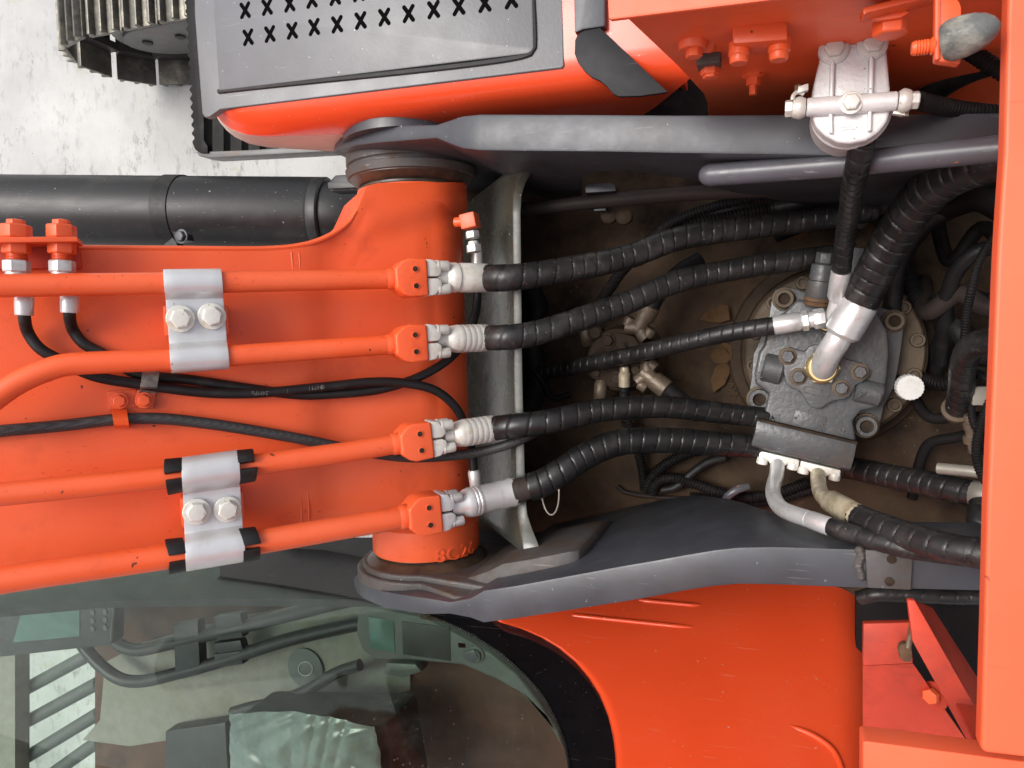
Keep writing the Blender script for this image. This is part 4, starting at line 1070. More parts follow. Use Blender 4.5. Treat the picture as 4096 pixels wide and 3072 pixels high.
# right-hand side under the hood
hR = sleeve_hose('', 'thick black wrapped hose bending down beside the hood edge', [(4050, 1368, 1.02), (3977, 1369, 1.04), (3924, 1372, 1.07), (3878, 1398, 1.11), (3852, 1468, 1.18), (3846, 1548, 1.26), (3832, 1632, 1.34)], .0165, .0190, 'sleeve_dusty', None, 1, 'zinc', None, None, HG)
MB().lathe(P(3830, 1640, 1.35), P(3840, 1600, 1.30) - P(3830, 1640, 1.35), [(-.01, .018), (0, .0215), (.004, .0215), (.006, .018)], 20).build('hose_collar', 'cast_tan', hR)
sleeve_hose('', 'dark thick wrapped hose with silver ferrule disappearing under the hood', [(3280, 1850, 1.66), (3420, 1875, 1.60), (3560, 1905, 1.51), (3699, 1932, 1.42), (3800, 1955, 1.36), (3893, 1974, 1.32)], .0215, .022, 'sleeve_dusty', ((3965, 1987, 1.28), (3888, 1973, 1.325)), 1.02, 'zinc_dull', None, None, HG)
sleeve_hose('', 'black wrapped hose standing upright against the lower hood edge', [(3935, 2020, 1.22), (3925, 2090, 1.18), (3922, 2170, 1.16), (3935, 2260, 1.14), (3960, 2330, 1.12)], .0185, .022, 'sleeve_dusty', None, 1, 'zinc', None, None, HG)
sleeve_hose('', 'black wrapped hose running outside the near bracket above the red panel', [(3440, 2392, 1.22), (3500, 2377, 1.20), (3600, 2378, 1.20), (3730, 2384, 1.20), (3835, 2388, 1.20), (3960, 2386, 1.20)], .0110, .022, 'sleeve_dusty', None, 1, 'zinc', None, None, HG)
line('steel_tube', 'short bare silver tube end above the dark hose by the hood', 'tube', [(3752, 1873, 1.35), (3905, 1888, 1.30), (3990, 1900, 1.28)], .0092, 'zinc_dull')
conduit('corrugated conduit coming down from the hood past the thick suction hose', [(4020, 930, 1.18), (3970, 960, 1.18), (3915, 1050, 1.18), (3888, 1150, 1.19), (3871, 1230, 1.22), (3858, 1349, 1.26), (3850, 1420, 1.3)], .0062, .0042)
conduit('corrugated conduit hanging beside the hood edge below the bent hose', [(3985, 1560, 1.14), (3957, 1612, 1.15), (3924, 1700, 1.16), (3906, 1780, 1.17), (3911, 1853, 1.18), (3938, 1919, 1.19), (3980, 1970, 1.2)], .0064, .0044)
conduit('corrugated conduit just left of the brass fitting by the hood', [(3880, 1560, 1.30), (3884, 1620, 1.29), (3894, 1690, 1.27), (3920, 1740, 1.25), (3950, 1830, 1.24)], .0060, .0044)
conduit('corrugated conduit looping behind the bent hose at the hood', [(3880, 1480, 1.26), (3920, 1500, 1.25), (3960, 1530, 1.24), (3975, 1580, 1.24)], .0070, .0044)
t = thing('brass_fitting', 'small brass and silver pipe fitting stack beside the hood', 'fitting', P(3890, 1770, 1.33))
b = MB(); b.lathe(P(3872, 1660, 1.30), P(3888, 1790, 1.33) - P(3872, 1660, 1.30), [(0, .006), (.012, .006), (.013, .0085), (.022, .0085), (.023, .0065), (.034, .0065), (.035, .0105), (.043, .0105), (.044, .006), (.06, .0055)], 12)
b.build('fitting_stem', 'bronze_steel', t)
MB().box(P(3921, 1582, 1.28), (.011, 0, 0), (0, .013, 0), (0, 0, .008)).build('fitting_block', 'zinc_dull', t, bevel=.001)
# steel tubes along the far bracket
o = MB().tube([P(2796, 704, .975), P(2830, 701, .972), P(3100, 680, .955), P(3400, 655, .935), P(3700, 625, .91), P(4050, 590, .88)], .0138, 26, step=.0025,
              rf=lambda s, a, L: math.sqrt(max(.02, 1 - max(0, 1 - s / .016) ** 2))).build('steel_tube', 'tube_grey')
tag(o, 'grey painted steel tube with rounded plugged end by the far bracket', 'tube')
line('steel_tube', 'dull brown steel tube running low along the far side of the well', 'tube', [(2050, 842, 1.36), (2330, 812, 1.36), (2700, 778, 1.35), (3050, 760, 1.34), (3400, 744, 1.33)], .0128, 'tube_brown', None, None, 20, .01)
t = thing('tube_clip', 'small grey clip block holding the brown tube', 'clip', P(2400, 760, 1.40))
MB().slab([(2338, 738), (2440, 730), (2462, 742), (2464, 764), (2342, 772)], 1.33, .03).build('clip_block', 'grey_paint', t, bevel=.002)
MB().slab([(2372, 818), (2420, 815), (2425, 842), (2375, 845)], 1.37, .02).build('clip_lug', 'grey_paint', t, bevel=.002)
for x, y in ((2440, 865), (2500, 868)):
    MB().lathe(P(x, y, 1.45), Z, [(0, .014), (.012, .014), (.014, .011)], 14).build('clip_nut', 'cast_brown', t)
line('rubber_hose', 'smooth black hose low behind the thick suction hose', 'hose', [(3560, 1300, 1.55), (3600, 1050, 1.50), (3700, 900, 1.46), (3850, 820, 1.42), (4020, 790, 1.38)], .016, 'rubber_black')
line('rubber_hose', 'smooth black hose arching through the dark corner right of the motor', 'hose', [(3990, 985, 1.30), (3900, 1010, 1.32), (3830, 1080, 1.36), (3790, 1180, 1.42), (3780, 1300, 1.5), (3760, 1450, 1.6)], .0125, 'rubber_black')
line('rubber_hose', 'smooth dark hose bending over the floor above the motor flange', 'hose', [(3430, 900, 1.50), (3490, 850, 1.48), (3560, 815, 1.46), (3700, 790, 1.46)], .0125, 'tube_brown')
line('rubber_hose', 'smooth dark hose running to the hood beneath the bumper arm', 'hose', [(3700, 400, 1.05), (3780, 330, 1.02), (3900, 270, 1.0), (4040, 230, .98)], .0150, 'rubber_black')

# dark tangle between motor and hood: alike lines nobody can tell apart
rt_ = random.Random(5)
ORD = ('topmost', 'second from the top', 'third from the top', 'fourth from the top', 'fifth from the top', 'sixth from the top', 'seventh from the top', 'eighth from the top', 'lowest')
for k in range(9):
    xs = 3640 + rt_.uniform(0, 220); ys_ = 740 + k * 128 + rt_.uniform(-30, 30)
    h0 = rt_.uniform(1.45, 1.62)
    pts = [(xs - rt_.uniform(20, 160), ys_ + rt_.uniform(-260, 260), 1.68), (xs, ys_ + rt_.uniform(-80, 80), h0), (xs + 120, ys_ + rt_.uniform(-60, 60), h0 - .06), (xs + 240, ys_ + rt_.uniform(-120, 60), h0 - .12), (xs + 420, ys_ + rt_.uniform(-120, 40), h0 - .15)]
    line('dark_hose', 'dark oily hose in the shaded tangle between motor and hood, ' + ORD[k], 'hose', pts, rt_.choice((.010, .013, .016, .019)), rt_.choice(('rubber_black', 'conduit', 'tube_brown', 'well_wall')), ribs(.0056, .14) if k % 3 == 0 else None, 'shaded hose tangle by the hood', 12, .0014 if k % 3 == 0 else None)
for k in range(4):
    xs = 3000 + k * 200; ys_ = 790 + rt_.uniform(-10, 60)
    pts = [(xs - 300, ys_ + 110, 1.60), (xs - 100, ys_ + 40 + rt_.uniform(-25, 25), 1.56), (xs + 100, ys_ + rt_.uniform(-25, 25), 1.54), (xs + 400, ys_ - 60, 1.5)]
    line('dark_hose', 'dark oily hose on the shaded far side of the well, ' + ('leftmost', 'second from the left', 'third from the left', 'rightmost')[k], 'hose', pts, rt_.choice((.009, .012, .015)), rt_.choice(('rubber_black', 'conduit', 'tube_brown')), None, 'shaded hoses on the far side of the well', 12)

# ================================================================ leaves, straw
def leaf(label, pts, H, curl):
    v = [P(x, y, H) for x, y in pts]; c = sum(v, Vector()) / len(v)
    q = [p + Z * (curl * ((p - c).length / .03)) for p in v]
    b = MB().add([c + Z * .002] + q, [(0, i + 1, (i + 1) % len(q) + 1) for i in range(len(q))])
    return tag(b.build('dry_leaf', 'leaf', solid=.0006), label, 'leaf', 'fallen leaves on the well floor')
leaf('largest curled brown leaf left of the motor, above the wrapped hose', C6([(165, 440), (200, 395), (300, 345), (345, 350), (355, 440), (290, 460), (230, 455)]), 1.70, .010)
leaf('brown leaf left of the motor just below the wrapped hose', C6([(228, 670), (250, 630), (310, 615), (370, 680), (330, 715), (260, 715)]), 1.71, .008)
leaf('pointed brown leaf below the other leaves left of the motor', C6([(250, 900), (235, 820), (260, 740), (330, 690), (360, 760), (320, 850)]), 1.72, .006)
leaf('small folded leaf tip over the middle leaf', C6([(280, 610), (320, 585), (360, 600), (372, 690), (340, 640)]), 1.705, .008)
leaf('small dull leaf near the far conduits', [(2960, 845), (2990, 838), (3018, 860), (3000, 882), (2970, 868)], 1.70, .006)
leaf('small brown leaf between the two upper wrapped hoses', [(3170, 930), (3210, 918), (3232, 935), (3200, 962), (3172, 950)], 1.70, .006)
b = MB()
for k in range(90):
    zone = random.choice([(2980, 1560, 60, 90), (2900, 1900, 180, 60), (3450, 1980, 250, 80), (3580, 1650, 90, 160), (2500, 1850, 300, 60), (2350, 1100, 300, 150), (3120, 1940, 120, 60)])
    x = random.gauss(zone[0], zone[2] * .5); y = random.gauss(zone[1], zone[3] * .5); an = random.uniform(0, 6.28); l = random.uniform(15, 45)
    p = P(x, y, 1.728); q_ = P(x + l * math.cos(an), y + l * math.sin(an), 1.722)
    b.tube([p, q_], .0009, 4, step=.02)
tag(b.build('straw_litter', 'straw'), 'scattered dry straw and pine needles on the well floor', None, None, 'stuff')
P = P_raw
# ================================================================ tool box with anti-slip cover
HC = .95
tb = thing('tool_box', 'orange tool box with grey anti-slip cover and two rows of punched crosses', 'tool box', P(1500, 500, 1.35))
cov = MB(); cov.slab([(770, -450), (778, 60), (808, 452), (818, 470), (838, 468), (880, 438), (2248, 272), (2256, 262), (2243, -450)], HC, .012)
cv = cov.build('cover', 'grey_cover', tb, bevel=.004, seg=3)
ins = [(850, -450), (856, 60), (876, 362), (2110, 214), (2128, 205), (2134, 190), (2120, -450)]
b = MB(); b.slab(ins, HC - .006, .008); b.build('tread_panel', 'grey_cover', cv, bevel=.0025, seg=2)
MB().tube([P(x, y, HC - .0015) for x, y in ((874, 366), (2112, 219), (2134, 204), (2138, 180), (2126, -100))], .0035, 8, step=.01).build('panel_shadow', 'cab_dark', cv)  # dark line drawn in as the shadow along the raised panel's edge
def cross_mesh():
    b = MB()
    for a in (.62, -.62):
        c, s_ = math.cos(a + math.pi / 2), math.sin(a + math.pi / 2)
        x = Vector((c, s_, 0)); y = Vector((-s_, c, 0))
        pts = []
        for k in range(9): t = -math.pi / 2 + math.pi * k / 8; pts.append(x * (.78 + .20 * math.cos(t)) + y * (.20 * math.sin(t)))
        for k in range(9): t = math.pi / 2 + math.pi * k / 8; pts.append(x * (-.78 + .20 * math.cos(t)) + y * (.20 * math.sin(t)))
        b.prism([p + Vector((0, 0, .02 * (a > 0))) for p in pts], (0, 0, -.12))
    return b
XM = cross_mesh().mesh('tread_cross', 'hole_black')
XR = cross_mesh()
low = [(992, 149), (1079, 136), (1168, 123), (1256, 108), (1348, 97), (1442, 82), (1537, 68), (1634, 54), (1734, 38), (1835, 25), (1939, 12), (2045, -3)]
for i, (x, y) in enumerate(low):
    p = P(x, y, HC - .0064)
    put('tread_cross', XM, cv, p, Z, up=Vector((0, 1, 0)), sc=.0142)
    x2, y2 = x - 12 + i * .9, y - 108 - i * .6
    if y2 > -60: put('tread_cross', XM, cv, P(x2, y2, HC - .0064), Z, up=Vector((0, 1, 0)), sc=.0142)
# body: section swept along the box, rounded nose at the front
E0, E1 = P(878, 442, HC + .004), P(2262, 268, HC + .004)
dirx = (E1 - E0).normalized(); L = (E1 - E0).length
def zo(t): return -min(.13, .035 + .20 * max(0, t - .06))
def SEC(t):
    k = zo(t)
    return [(.10, .0), (.012, -.001), (-.004, -.004), (-.014, -.010), (-.022, -.020), (-.027, min(-.030, k * .5)), (-.030, min(-.033, k * .75)), (-.031, k)]
def GLARE_SEC(t):
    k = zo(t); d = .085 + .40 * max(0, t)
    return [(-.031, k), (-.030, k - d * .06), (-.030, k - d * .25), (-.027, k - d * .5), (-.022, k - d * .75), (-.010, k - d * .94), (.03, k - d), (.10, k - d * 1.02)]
def sweep(secf, m, name, x_end):
    secs = []
    ts = [-.012, -.010, -.004, .006, .02, .045, .08] + [.12 + k * (x_end - .12) / 14 for k in range(15)]
    for t in ts:
        w_ = math.sqrt(max(0.02, 1 - ((.08 - t) / .093) ** 2)) if t < .08 else 1
        row = []
        for y, z in secf(t):
            yy = .10 - (.10 - y) * (.55 + .45 * w_) if y < .1 else y
            row.append(E0 + dirx * (t + .70 * z * (.75 + .25 * w_)) + Vector((0, yy, z * (.75 + .25 * w_))))
        secs.append(row)
    return MB().loft(secs, closed=False, cap=False).build(name, m, tb, solid=-.004)
sweep(SEC, 'orange_gloss', 'box_body', L + .17)
sweep(GLARE_SEC, 'cream_glare', 'glare_skirt', L * .55)  # ground reflection on the lower box side, put in as a pale part
# rear end of the box: bright post, dark sloped guard, grey step strip
b = MB(); b.slab([(2255, -450), (2262, 262), (2275, 300), (2330, 322), (2440, 330), (2560, 320), (2690, 300), (2740, 330), (2735, 250), (2700, 180), (2600, 100), (2500, 40), (2480, -450)], HC + .045, .05)
b.build('rear_shoulder', 'orange_gloss', tb, bevel=.012, seg=4)
MB().slab([(2298, 215), (2300, 160), (2310, 138), (2335, 122), (2400, 110), (2672, 368), (2560, 384), (2475, 386), (2450, 374), (2428, 346), (2402, 324), (2366, 308), (2336, 282), (2312, 250)], HC - .012, .006).build('rear_guard', 'guard_dark', tb, bevel=.001)
MB().slab([(2282, -450), (2298, 132), (2330, 118), (2420, 104), (2420, -450)], HC - .014, .02).build('rear_step', 'grey_paint', tb, bevel=.003)
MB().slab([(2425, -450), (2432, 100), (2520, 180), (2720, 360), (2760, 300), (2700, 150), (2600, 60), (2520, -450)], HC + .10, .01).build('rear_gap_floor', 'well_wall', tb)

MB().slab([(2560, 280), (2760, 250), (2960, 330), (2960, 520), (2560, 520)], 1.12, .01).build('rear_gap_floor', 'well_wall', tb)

# ================================================================ black step grating under the box
sg = thing('step_grating', 'black step grating with wavy serrated edge under the tool box', 'step', P(900, 300, 1.80))
HS = 1.52
b = MB()
out_ = []
for k in range(120):
    y = -450 + k * 8.6
    out_.append((742 + y * .055 + 5.5 * math.sin((k - 38.4) * 1.55), y))
pts = out_ + [(782, 600), (800, 612), (830, 612), (830, 585), (815, 560), (812, -450)]
b.slab(pts, HS, .035)
b.build('serrated_edge', 'black_plate', sg, bevel=.001)
MB().slab([(782, 606), (796, 624), (840, 630), (1000, 622), (1400, 600), (1400, 575), (1000, 600), (840, 606)], HS + .006, .05).build('side_rim', 'track_cover', sg, bevel=.002)
for k in range(8):
    x0_ = 848 + k * 72
    MB().slab([(x0_, -450), (x0_ + 44, -450), (x0_ + 46, 606 - k * 3), (x0_ + 2, 608 - k * 3)], HS + .008, .03).build('tread_bar', 'black_plate', sg)

# ================================================================ crawler track at the far left
tr = thing('crawler_track', 'steel crawler track with triple grouser shoes beyond the step', 'track', Vector((-2.4, 1.5, 0)))
yin = P(560, 118, 2.28).y
WID = .46; PITCH = .170; RW = .27
xf = P(300, 100, 2.45).x + RW
ztop = CZ - 2.27
RW = ztop / 2
shoe = MB(); shoe.box((0, 0, 0), (.080, 0, 0), (0, WID / 2, 0), (0, 0, .007))
for gx in (-.060, 0, .060):
    shoe.prism([(gx - .013, -WID / 2, .006), (gx + .013, -WID / 2, .006), (gx + .006, -WID / 2, .030), (gx - .006, -WID / 2, .030)], (0, WID, 0))
SHOE = shoe.mesh('track_shoe', 'track_steel', bevel=.002)
lk = MB()
lk.box((0, 0, -.035), (.078, 0, 0), (0, .016, 0), (0, 0, .030))
LINK = lk.mesh('track_link', 'track_dark', bevel=.004)
per = math.pi * RW
path = []
for k in range(9): path.append((xf + .085 + k * PITCH, ztop, 0))
na = int(round(per / PITCH))
for k in range(na):
    a = math.pi * (k + .5) / na
    path.append((xf - RW * math.sin(a), RW + RW * math.cos(a), a))
for k in range(9): path.append((xf + .085 + k * PITCH, 0.032, math.pi))
for x, z, a in path:
    n_ = Vector((-math.sin(a), 0, math.cos(a)))
    o = put('track_shoe', SHOE, tr, (x, yin + WID / 2, max(z, .032)), n_, up=Vector((0, 1, 0)))
    for dy in (-.11, .01): put('track_link', LINK, tr, (x, yin + WID / 2 + dy, max(z, .032)), n_, up=Vector((0, 1, 0)))
# track frame and idler guard
pts = []
cx, cz_, rr = xf + .06, RW, RW * .62
for k in range(13):
    a = math.radians(90 + k * 15); pts.append(Vector((cx + rr * math.cos(a), yin + .09, cz_ + rr * math.sin(a))))
pts += [Vector((xf + 1.6, yin + .09, cz_ - rr * 1.02)), Vector((xf + 1.6, yin + .09, cz_ + rr * 1.02))]
MB().prism(pts, (0, .28, 0)).build('track_frame', 'track_cover', tr, bevel=.008, seg=3)
pts2 = [Vector((p.x * 1.0 + (.03 if p.x < xf + .2 else 0), yin + .075, cz_ + (p.z - cz_) * .74)) for p in pts]
fp_ = MB().prism(pts2, (0, .02, 0)).build('frame_cover', 'track_cover', tr, bevel=.006, seg=3)
for k in range(5):
    MB().lathe(Vector((xf + .02 + k * .17, yin + .076, cz_ + .02)), (0, -1, 0), [(0, .022), (.008, .021), (.012, .012)], 14).build('cover_bolt', 'track_dark', fp_)

# ================================================================ black lift cylinder beside the boom
cy = thing('lift_cylinder', 'large black hydraulic lift cylinder lying beyond the boom', 'cylinder', P(600, 900, 1.60))
c0_, c1_ = P(-220, 838, 1.30), P(1318, 860, 1.50)
dc = (c1_ - c0_).normalized(); Lc = (c1_ - c0_).length
rc = mm(P(660, 850, 1.40), 145)
MB().lathe(c0_, dc, [(0, rc), (Lc - .03, rc), (Lc - .026, rc * .985), (Lc - .024, rc * 1.0), (Lc - .004, rc * 1.0), (Lc, rc * .96)], 56).build('barrel', 'black_cylinder', cy)
MB().lathe(c1_, dc, [(0, rc * .90), (.06, rc * .88), (.10, rc * .60), (.14, rc * .55)], 40).build('cylinder_head', 'black_cylinder', cy)
kb = ((P(690, 860, 1.40) - c0_).dot(dc))
bd = MB().lathe(c0_ + dc * (kb - .021), dc, [(0, rc * 1.005), (.001, rc * 1.03), (.041, rc * 1.03), (.042, rc * 1.005)], 56).build('clamp_band', 'rubber_black', cy)
tp_ = P(725, 968, 1.32)
MB().slab([(690, 925), (745, 935), (752, 962), (700, 972)], 1.30, .02).build('band_lug', 'rubber_black', bd, bevel=.002)
put('band_bolt', BOLT['grey_paint'], bd, P(728, 946, 1.298), Z, sc=.012)
MB().prism([P(x, y, 1.33) for x, y in ((640, 990), (690, 950), (712, 985))], (0, 0, -.02)).build('band_clip', 'rubber_black', bd, bevel=.001)
# port block on the cylinder end
pbk = MB().slab([(1318, 722), (1340, 700), (1420, 694), (1440, 706), (1440, 760), (1318, 766)], 1.36, .04).build('port_block', 'black_cylinder', cy, bevel=.004)
MB().slab([(1310, 728), (1420, 724), (1430, 750), (1312, 755)], 1.345, .012).build('port_plate', 'cab_dark', pbk, bevel=.002)

# ================================================================ tank wall with its fittings
tk = thing('oil_tank', 'orange oil tank with bolted ports on its side wall at the top', 'tank', P(3000, 50, 1.40))
HT = .70
MB().slab([(2410, -450), (2434, 70), (2442, 79), (3101, -2), (3980, -108), (3980, -450)], HT, .006).build('tank_lid', 'orange_hood', tk, bevel=.002)
wl, wr = P(2470, 62, HT + .01), P(3980, -130, HT + .01)
wn = (wr - wl).cross(Z).normalized()
def W(px, py): return PPL(px, py, wl, wn)
wallpts = [W(x, y) for x, y in ((2476, 60), (2510, 74), (2712, 264), (2816, 376), (2832, 420), (2836, 620), (4060, 620), (4060, -150), (3100, -30))]
MB().prism(wallpts, -wn * .02 if wn.y < 0 else wn * .02).build('tank_wall', 'orange_paint', tk, bevel=.001)
OUT = wn if wn.y < 0 else -wn
def stubp(px, py0, py1, H, r_, m, nm, n=20, sect=None):
    a_ = P(px, py0, H); c_ = P(px, py1, H); d = OUT; Lq = (c_ - a_).length
    return MB().lathe(a_, d, sect(Lq, r_) if sect else [(0, r_), (Lq - .002, r_), (Lq, r_ * .92)], n).build(nm, m, tk)
# left port: cylinder, band, hex end, small side elbow
stubp(2775, 50, 200, .80, .0130, 'orange_paint', 'port_stub', 22, lambda L, r: [(-.02, r * 1.5), (.006, r * 1.4), (.008, r), (L * .42, r), (L * .44, r * 1.12), (L * .9, r * 1.15), (L, r * 1.0)])
put('hex_plug', NUT['orange_paint'], tk, P(2777, 196, .80), OUT, sc=.0085)
MB().tube([P(2790, 110, .80), P(2830, 118, .80), P(2838, 150, .81), P(2828, 190, .82)], .0085, 14, step=.003).build('side_elbow', 'orange_paint', tk)
MB().box(P(2836, 218, .845), (.0125, 0, 0), (0, .014, 0), (0, 0, .012)).build('sensor_body', 'grey_worn', tk, bevel=.003)
put('hex_plug', NUT['orange_paint'], tk, P(2842, 262, .85), OUT, sc=.0105)
put('hex_plug', NUT['orange_paint'], tk, P(2843, 282, .85), OUT, sc=.0085)
# square port block with two bolts
b = MB(); b.slab([(2924, 28), (3142, 16), (3150, 160), (2930, 178)], .78, .04); b.build('port_cover', 'orange_paint', tk, bevel=.004)
b = MB(); b.slab([(2926, 96), (3147, 84), (3152, 158), (2932, 176)], .772, .035); b.build('port_flange', 'orange_paint', tk, bevel=.003)
for x, y in ((2958, 172), (3118, 158)):
    MB().lathe(P(x, y, .79), OUT, [(0, .0105), (.012, .0105), (.013, .0092), (.018, .0092), (.020, .008)], 20).build('port_bolt', 'orange_paint', tk)
# small stud
MB().lathe(P(3014, 308, .92), OUT, [(-.01, .012), (.0, .0125), (.002, .008), (.009, .008), (.010, .0042), (.020, .0042)], 6).build('drain_stud', 'orange_paint', tk)
# filter bracket
b = MB(); b.slab([(3283, 40), (3284, 104), (3530, 84), (3530, 30)], .80, .03); b.build('bracket_arm', 'orange_paint', tk, bevel=.003)
b = MB(); b.slab([(3284, 118), (3288, 300), (3556, 300), (3556, 92), (3548, 90)], .884, .012); b.build('bracket_plate', 'orange_dusty', tk, bevel=.002)
# bolted strip, rounded hook
b = MB(); b.slab([(3455, 62), (3468, 52), (3710, -8), (3900, -60), (3900, -90), (3450, 30)], .735, .022); b.build('strip', 'orange_paint', tk, bevel=.002)
MB().slab([(3460, 64), (3490, 50), (3620, 36), (3640, 50), (3600, 70), (3510, 82)], .752, .006).build('strip_washer', 'orange_paint', tk, bevel=.0015)
put('hex_bolt', NUT['orange_paint'], tk, P(3562, 76, .77), OUT, sc=.0150)
# hose spigot
MB().tube([P(3716, 20, .84), P(3706, 60, .86), P(3694, 100, .885), P(3690, 130, .91)], .0155, 18, step=.004).build('spigot', 'orange_paint', tk)
for k in range(3):
    MB().tube([P(3656 + k * 1, 96 + k * 7, .885), P(3672, 118 + k * 4, .878), P(3700, 118 + k * 4, .875), P(3726, 92 + k * 4, .878), P(3734, 70 + k * 4, .885)], .0012, 6, step=.003).build('spigot_clip', 'zinc', tk)
MB().tube([P(3690, 120, .90), P(3705, 150, .93), P(3735, 180, .97), P(3790, 210, 1.0)], .0155, 16, step=.005).build('spigot_hose', 'rubber_black', tk)

# ================================================================ bumper arm
bu = thing('bumper_arm', 'orange upright bracket carrying a scuffed grey rubber bump stop', 'bracket', P(3790, 120, .85))
b = MB(); b.slab([(3742, -120), (3740, 238), (3748, 244), (3836, 256), (3843, 248), (3845, 30), (3838, 8), (3822, -10), (3822, -120)], .72, .010); b.build('arm_plate', 'orange_paint', bu, bevel=.0025, seg=2)
MB().slab([(3742, -120), (3740, 240), (3760, 236), (3764, -120)], .716, .008).build('arm_flange', 'orange_hood', bu, bevel=.0015)
secs = []
c_ = P(3785, 165, .712)
prof = [(-.004, .8), (.002, 1.0), (.012, 1.0), (.022, .9), (.03, .72), (.036, .45), (.039, .12)]
dirb = Vector((.86, .10, .35)).normalized()
b = MB(); b.lathe(P(3790, 166, .712), dirb, [(t * .95, k * .0165) for t, k in prof], 26, up=Z); b.build('bump_stop', 'rubber_grey', bu)
b = MB(); b.lathe(P(3742, 183, .722), Vector((-1, 0, 0)), [(0, .0055), (.001, .0072), (.003, .0072), (.004, .0055)] + [(x_, r_) for k in range(5) for x_, r_ in ((.005 + k * .0022, .0056), (.006 + k * .0022, .0064))] + [(.018, .005)], 14); b.build('stop_stud', 'orange_paint', bu)

# ================================================================ filter
fi = thing('pilot_filter', 'silver cast filter head with ribs and three white bolts, hanging by the tank', 'filter', P(3404, 450, .98))
HF = .855
head = [(3286, 199), (3292, 183), (3305, 172), (3335, 163), (3385, 159), (3458, 152), (3515, 150), (3533, 156), (3542, 172), (3546, 199), (3554, 280), (3561, 352), (3562, 440), (3548, 487), (3515, 529), (3465, 561), (3398, 574), (3349, 569), (3299, 542), (3266, 509), (3247, 462), (3249, 365), (3264, 300), (3279, 240)]
MB().slab(head, HF, .022).build('filter_head', 'alloy_white', fi, bevel=.0035, seg=3)
bc = P(3404, 440, HF + .02); rb_ = mm(bc, 152)
MB().lathe(bc, -Z, [(0, rb_ * .96), (.003, rb_), (.006, rb_ * .965), (.045, rb_ * .95), (.060, rb_ * .92), (.066, rb_ * .80)], 56).build('filter_bowl', 'cap_white', fi)
ca_, cb_ = P(3226, 430, HF - .004), P(3588, 404, HF - .004)
rt = mm(ca_, 36)
MB().rod(ca_, cb_, rt, 30, b=.001).build('cross_tube', 'alloy_white', fi)
def rib(x0, y0, x1, y1, w_, h_):
    MB().slab([(x0 - w_, y0), (x0 + w_, y0), (x1 + w_, y1), (x1 - w_, y1)], HF - h_, h_ + .004).build('rib', 'alloy_white', fi, bevel=.0022, seg=3)
rib(3331, 236, 3326, 402, 9, .0075); rib(3488, 222, 3484, 388, 9, .0075); rib(3323, 440, 3325, 533, 8, .006); rib(3481, 424, 3479, 524, 8, .006)
MB().slab([(3343, 250), (3474, 238), (3470, 372), (3340, 384)], HF - .0012, .004).build('head_panel', 'alloy_white', fi, bevel=.001)
MB().tube([P(x, y, HF - .0004) for x, y in ((3362, 508), (3398, 506), (3400, 502), (3432, 510), (3400, 518), (3398, 514), (3362, 524), (3362, 508))], .0006, 5, step=.002).build('flow_arrow', 'alloy_white', fi)
for x, y, s_, tk_ in ((3334, 202, .0100, .004), (3487, 184, .0100, .004)):
    p = P(x, y, HF)
    MB().lathe(p - Z * .002, Z, [(0, s_ * 1.5), (.006, s_ * 1.48), (.007, s_ * 1.42)], 28).build('bolt_boss', 'alloy_white', fi)
    put('bolt', BOLT['plate_white'], fi, p + Z * .005, Z, sc=s_)
put('bolt', BOLT['plate_white'], fi, P(3404, 412, HF - .004 - rt * .80), Z, sc=.0086)
def barrel(a, c, r0, lab):
    a, c = P(*a), P(*c); L = (c - a).length; d = c - a
    MB().lathe(a, d, [(0, r0 * .88), (.0015, r0 * .93), (L * .3, r0 * 1.06), (L * .55, r0 * 1.08), (L * .85, r0 * .98), (L, r0 * .9)], 26).build(lab, 'plate_white', fi)
barrel((3222, 430, HF - .004), (3170, 433, HF - .004), rt * 1.12, 'hose_clip')
MB().lathe(P(3169, 433, HF - .004), P(3146, 435, HF - .004) - P(3169, 433, HF - .004), [(0, rt * .92), (.0062, rt * .92), (.0072, rt * .84)], 6).build('end_nut', 'plate_white', fi)
barrel((3592, 404, HF - .004), (3642, 402, HF - .004), rt * 1.16, 'hose_clip')
MB().lathe(P(3643, 401, HF - .004), P(3668, 400, HF - .004) - P(3643, 401, HF - .004), [(0, rt * .92), (.0065, rt * .92), (.0075, rt * .82)], 6).build('end_nut', 'plate_white', fi)
MB().tube([P(3170, 400, HF - .012), P(3174, 380, HF - .012), P(3190, 368, HF - .010), P(3215, 376, HF - .008)], .0022, 8, step=.002).build('clip_screw', 'plate_white', fi)
MB().box(P(3212, 357, HF - .01), (.0050, .001, 0), (0, .0034, 0), (0, 0, .004)).build('clip_tail', 'plate_white', fi, bevel=.0008)
MB().box(P(3190, 352, HF - .006), (.003, .0006, 0), (0, .003, 0), (0, 0, .003)).build('clip_head', 'rust', fi, bevel=.0008)
MB().box(P(3594, 450, HF + .002), (.0055, -.0016, 0), (0, .003, 0), (0, 0, .004)).build('clip_tail', 'plate_white', fi, bevel=.0008)
MB().box(P(3622, 455, HF + .002), (.0028, -.0006, 0), (0, .003, 0), (0, 0, .003)).build('clip_head', 'bronze_steel', fi, bevel=.0008)
conduit('corrugated black conduit running from the silver filter to the hood', [(3668, 402, .87), (3740, 420, .90), (3850, 440, .93), (3960, 452, .95), (4060, 456, .96)], .0095, .0050)
conduit('corrugated conduit emerging below the grey bump stop', [(3850, 190, .93), (3900, 220, .92), (3970, 265, .91), (4060, 315, .90)], .0090, .0050)

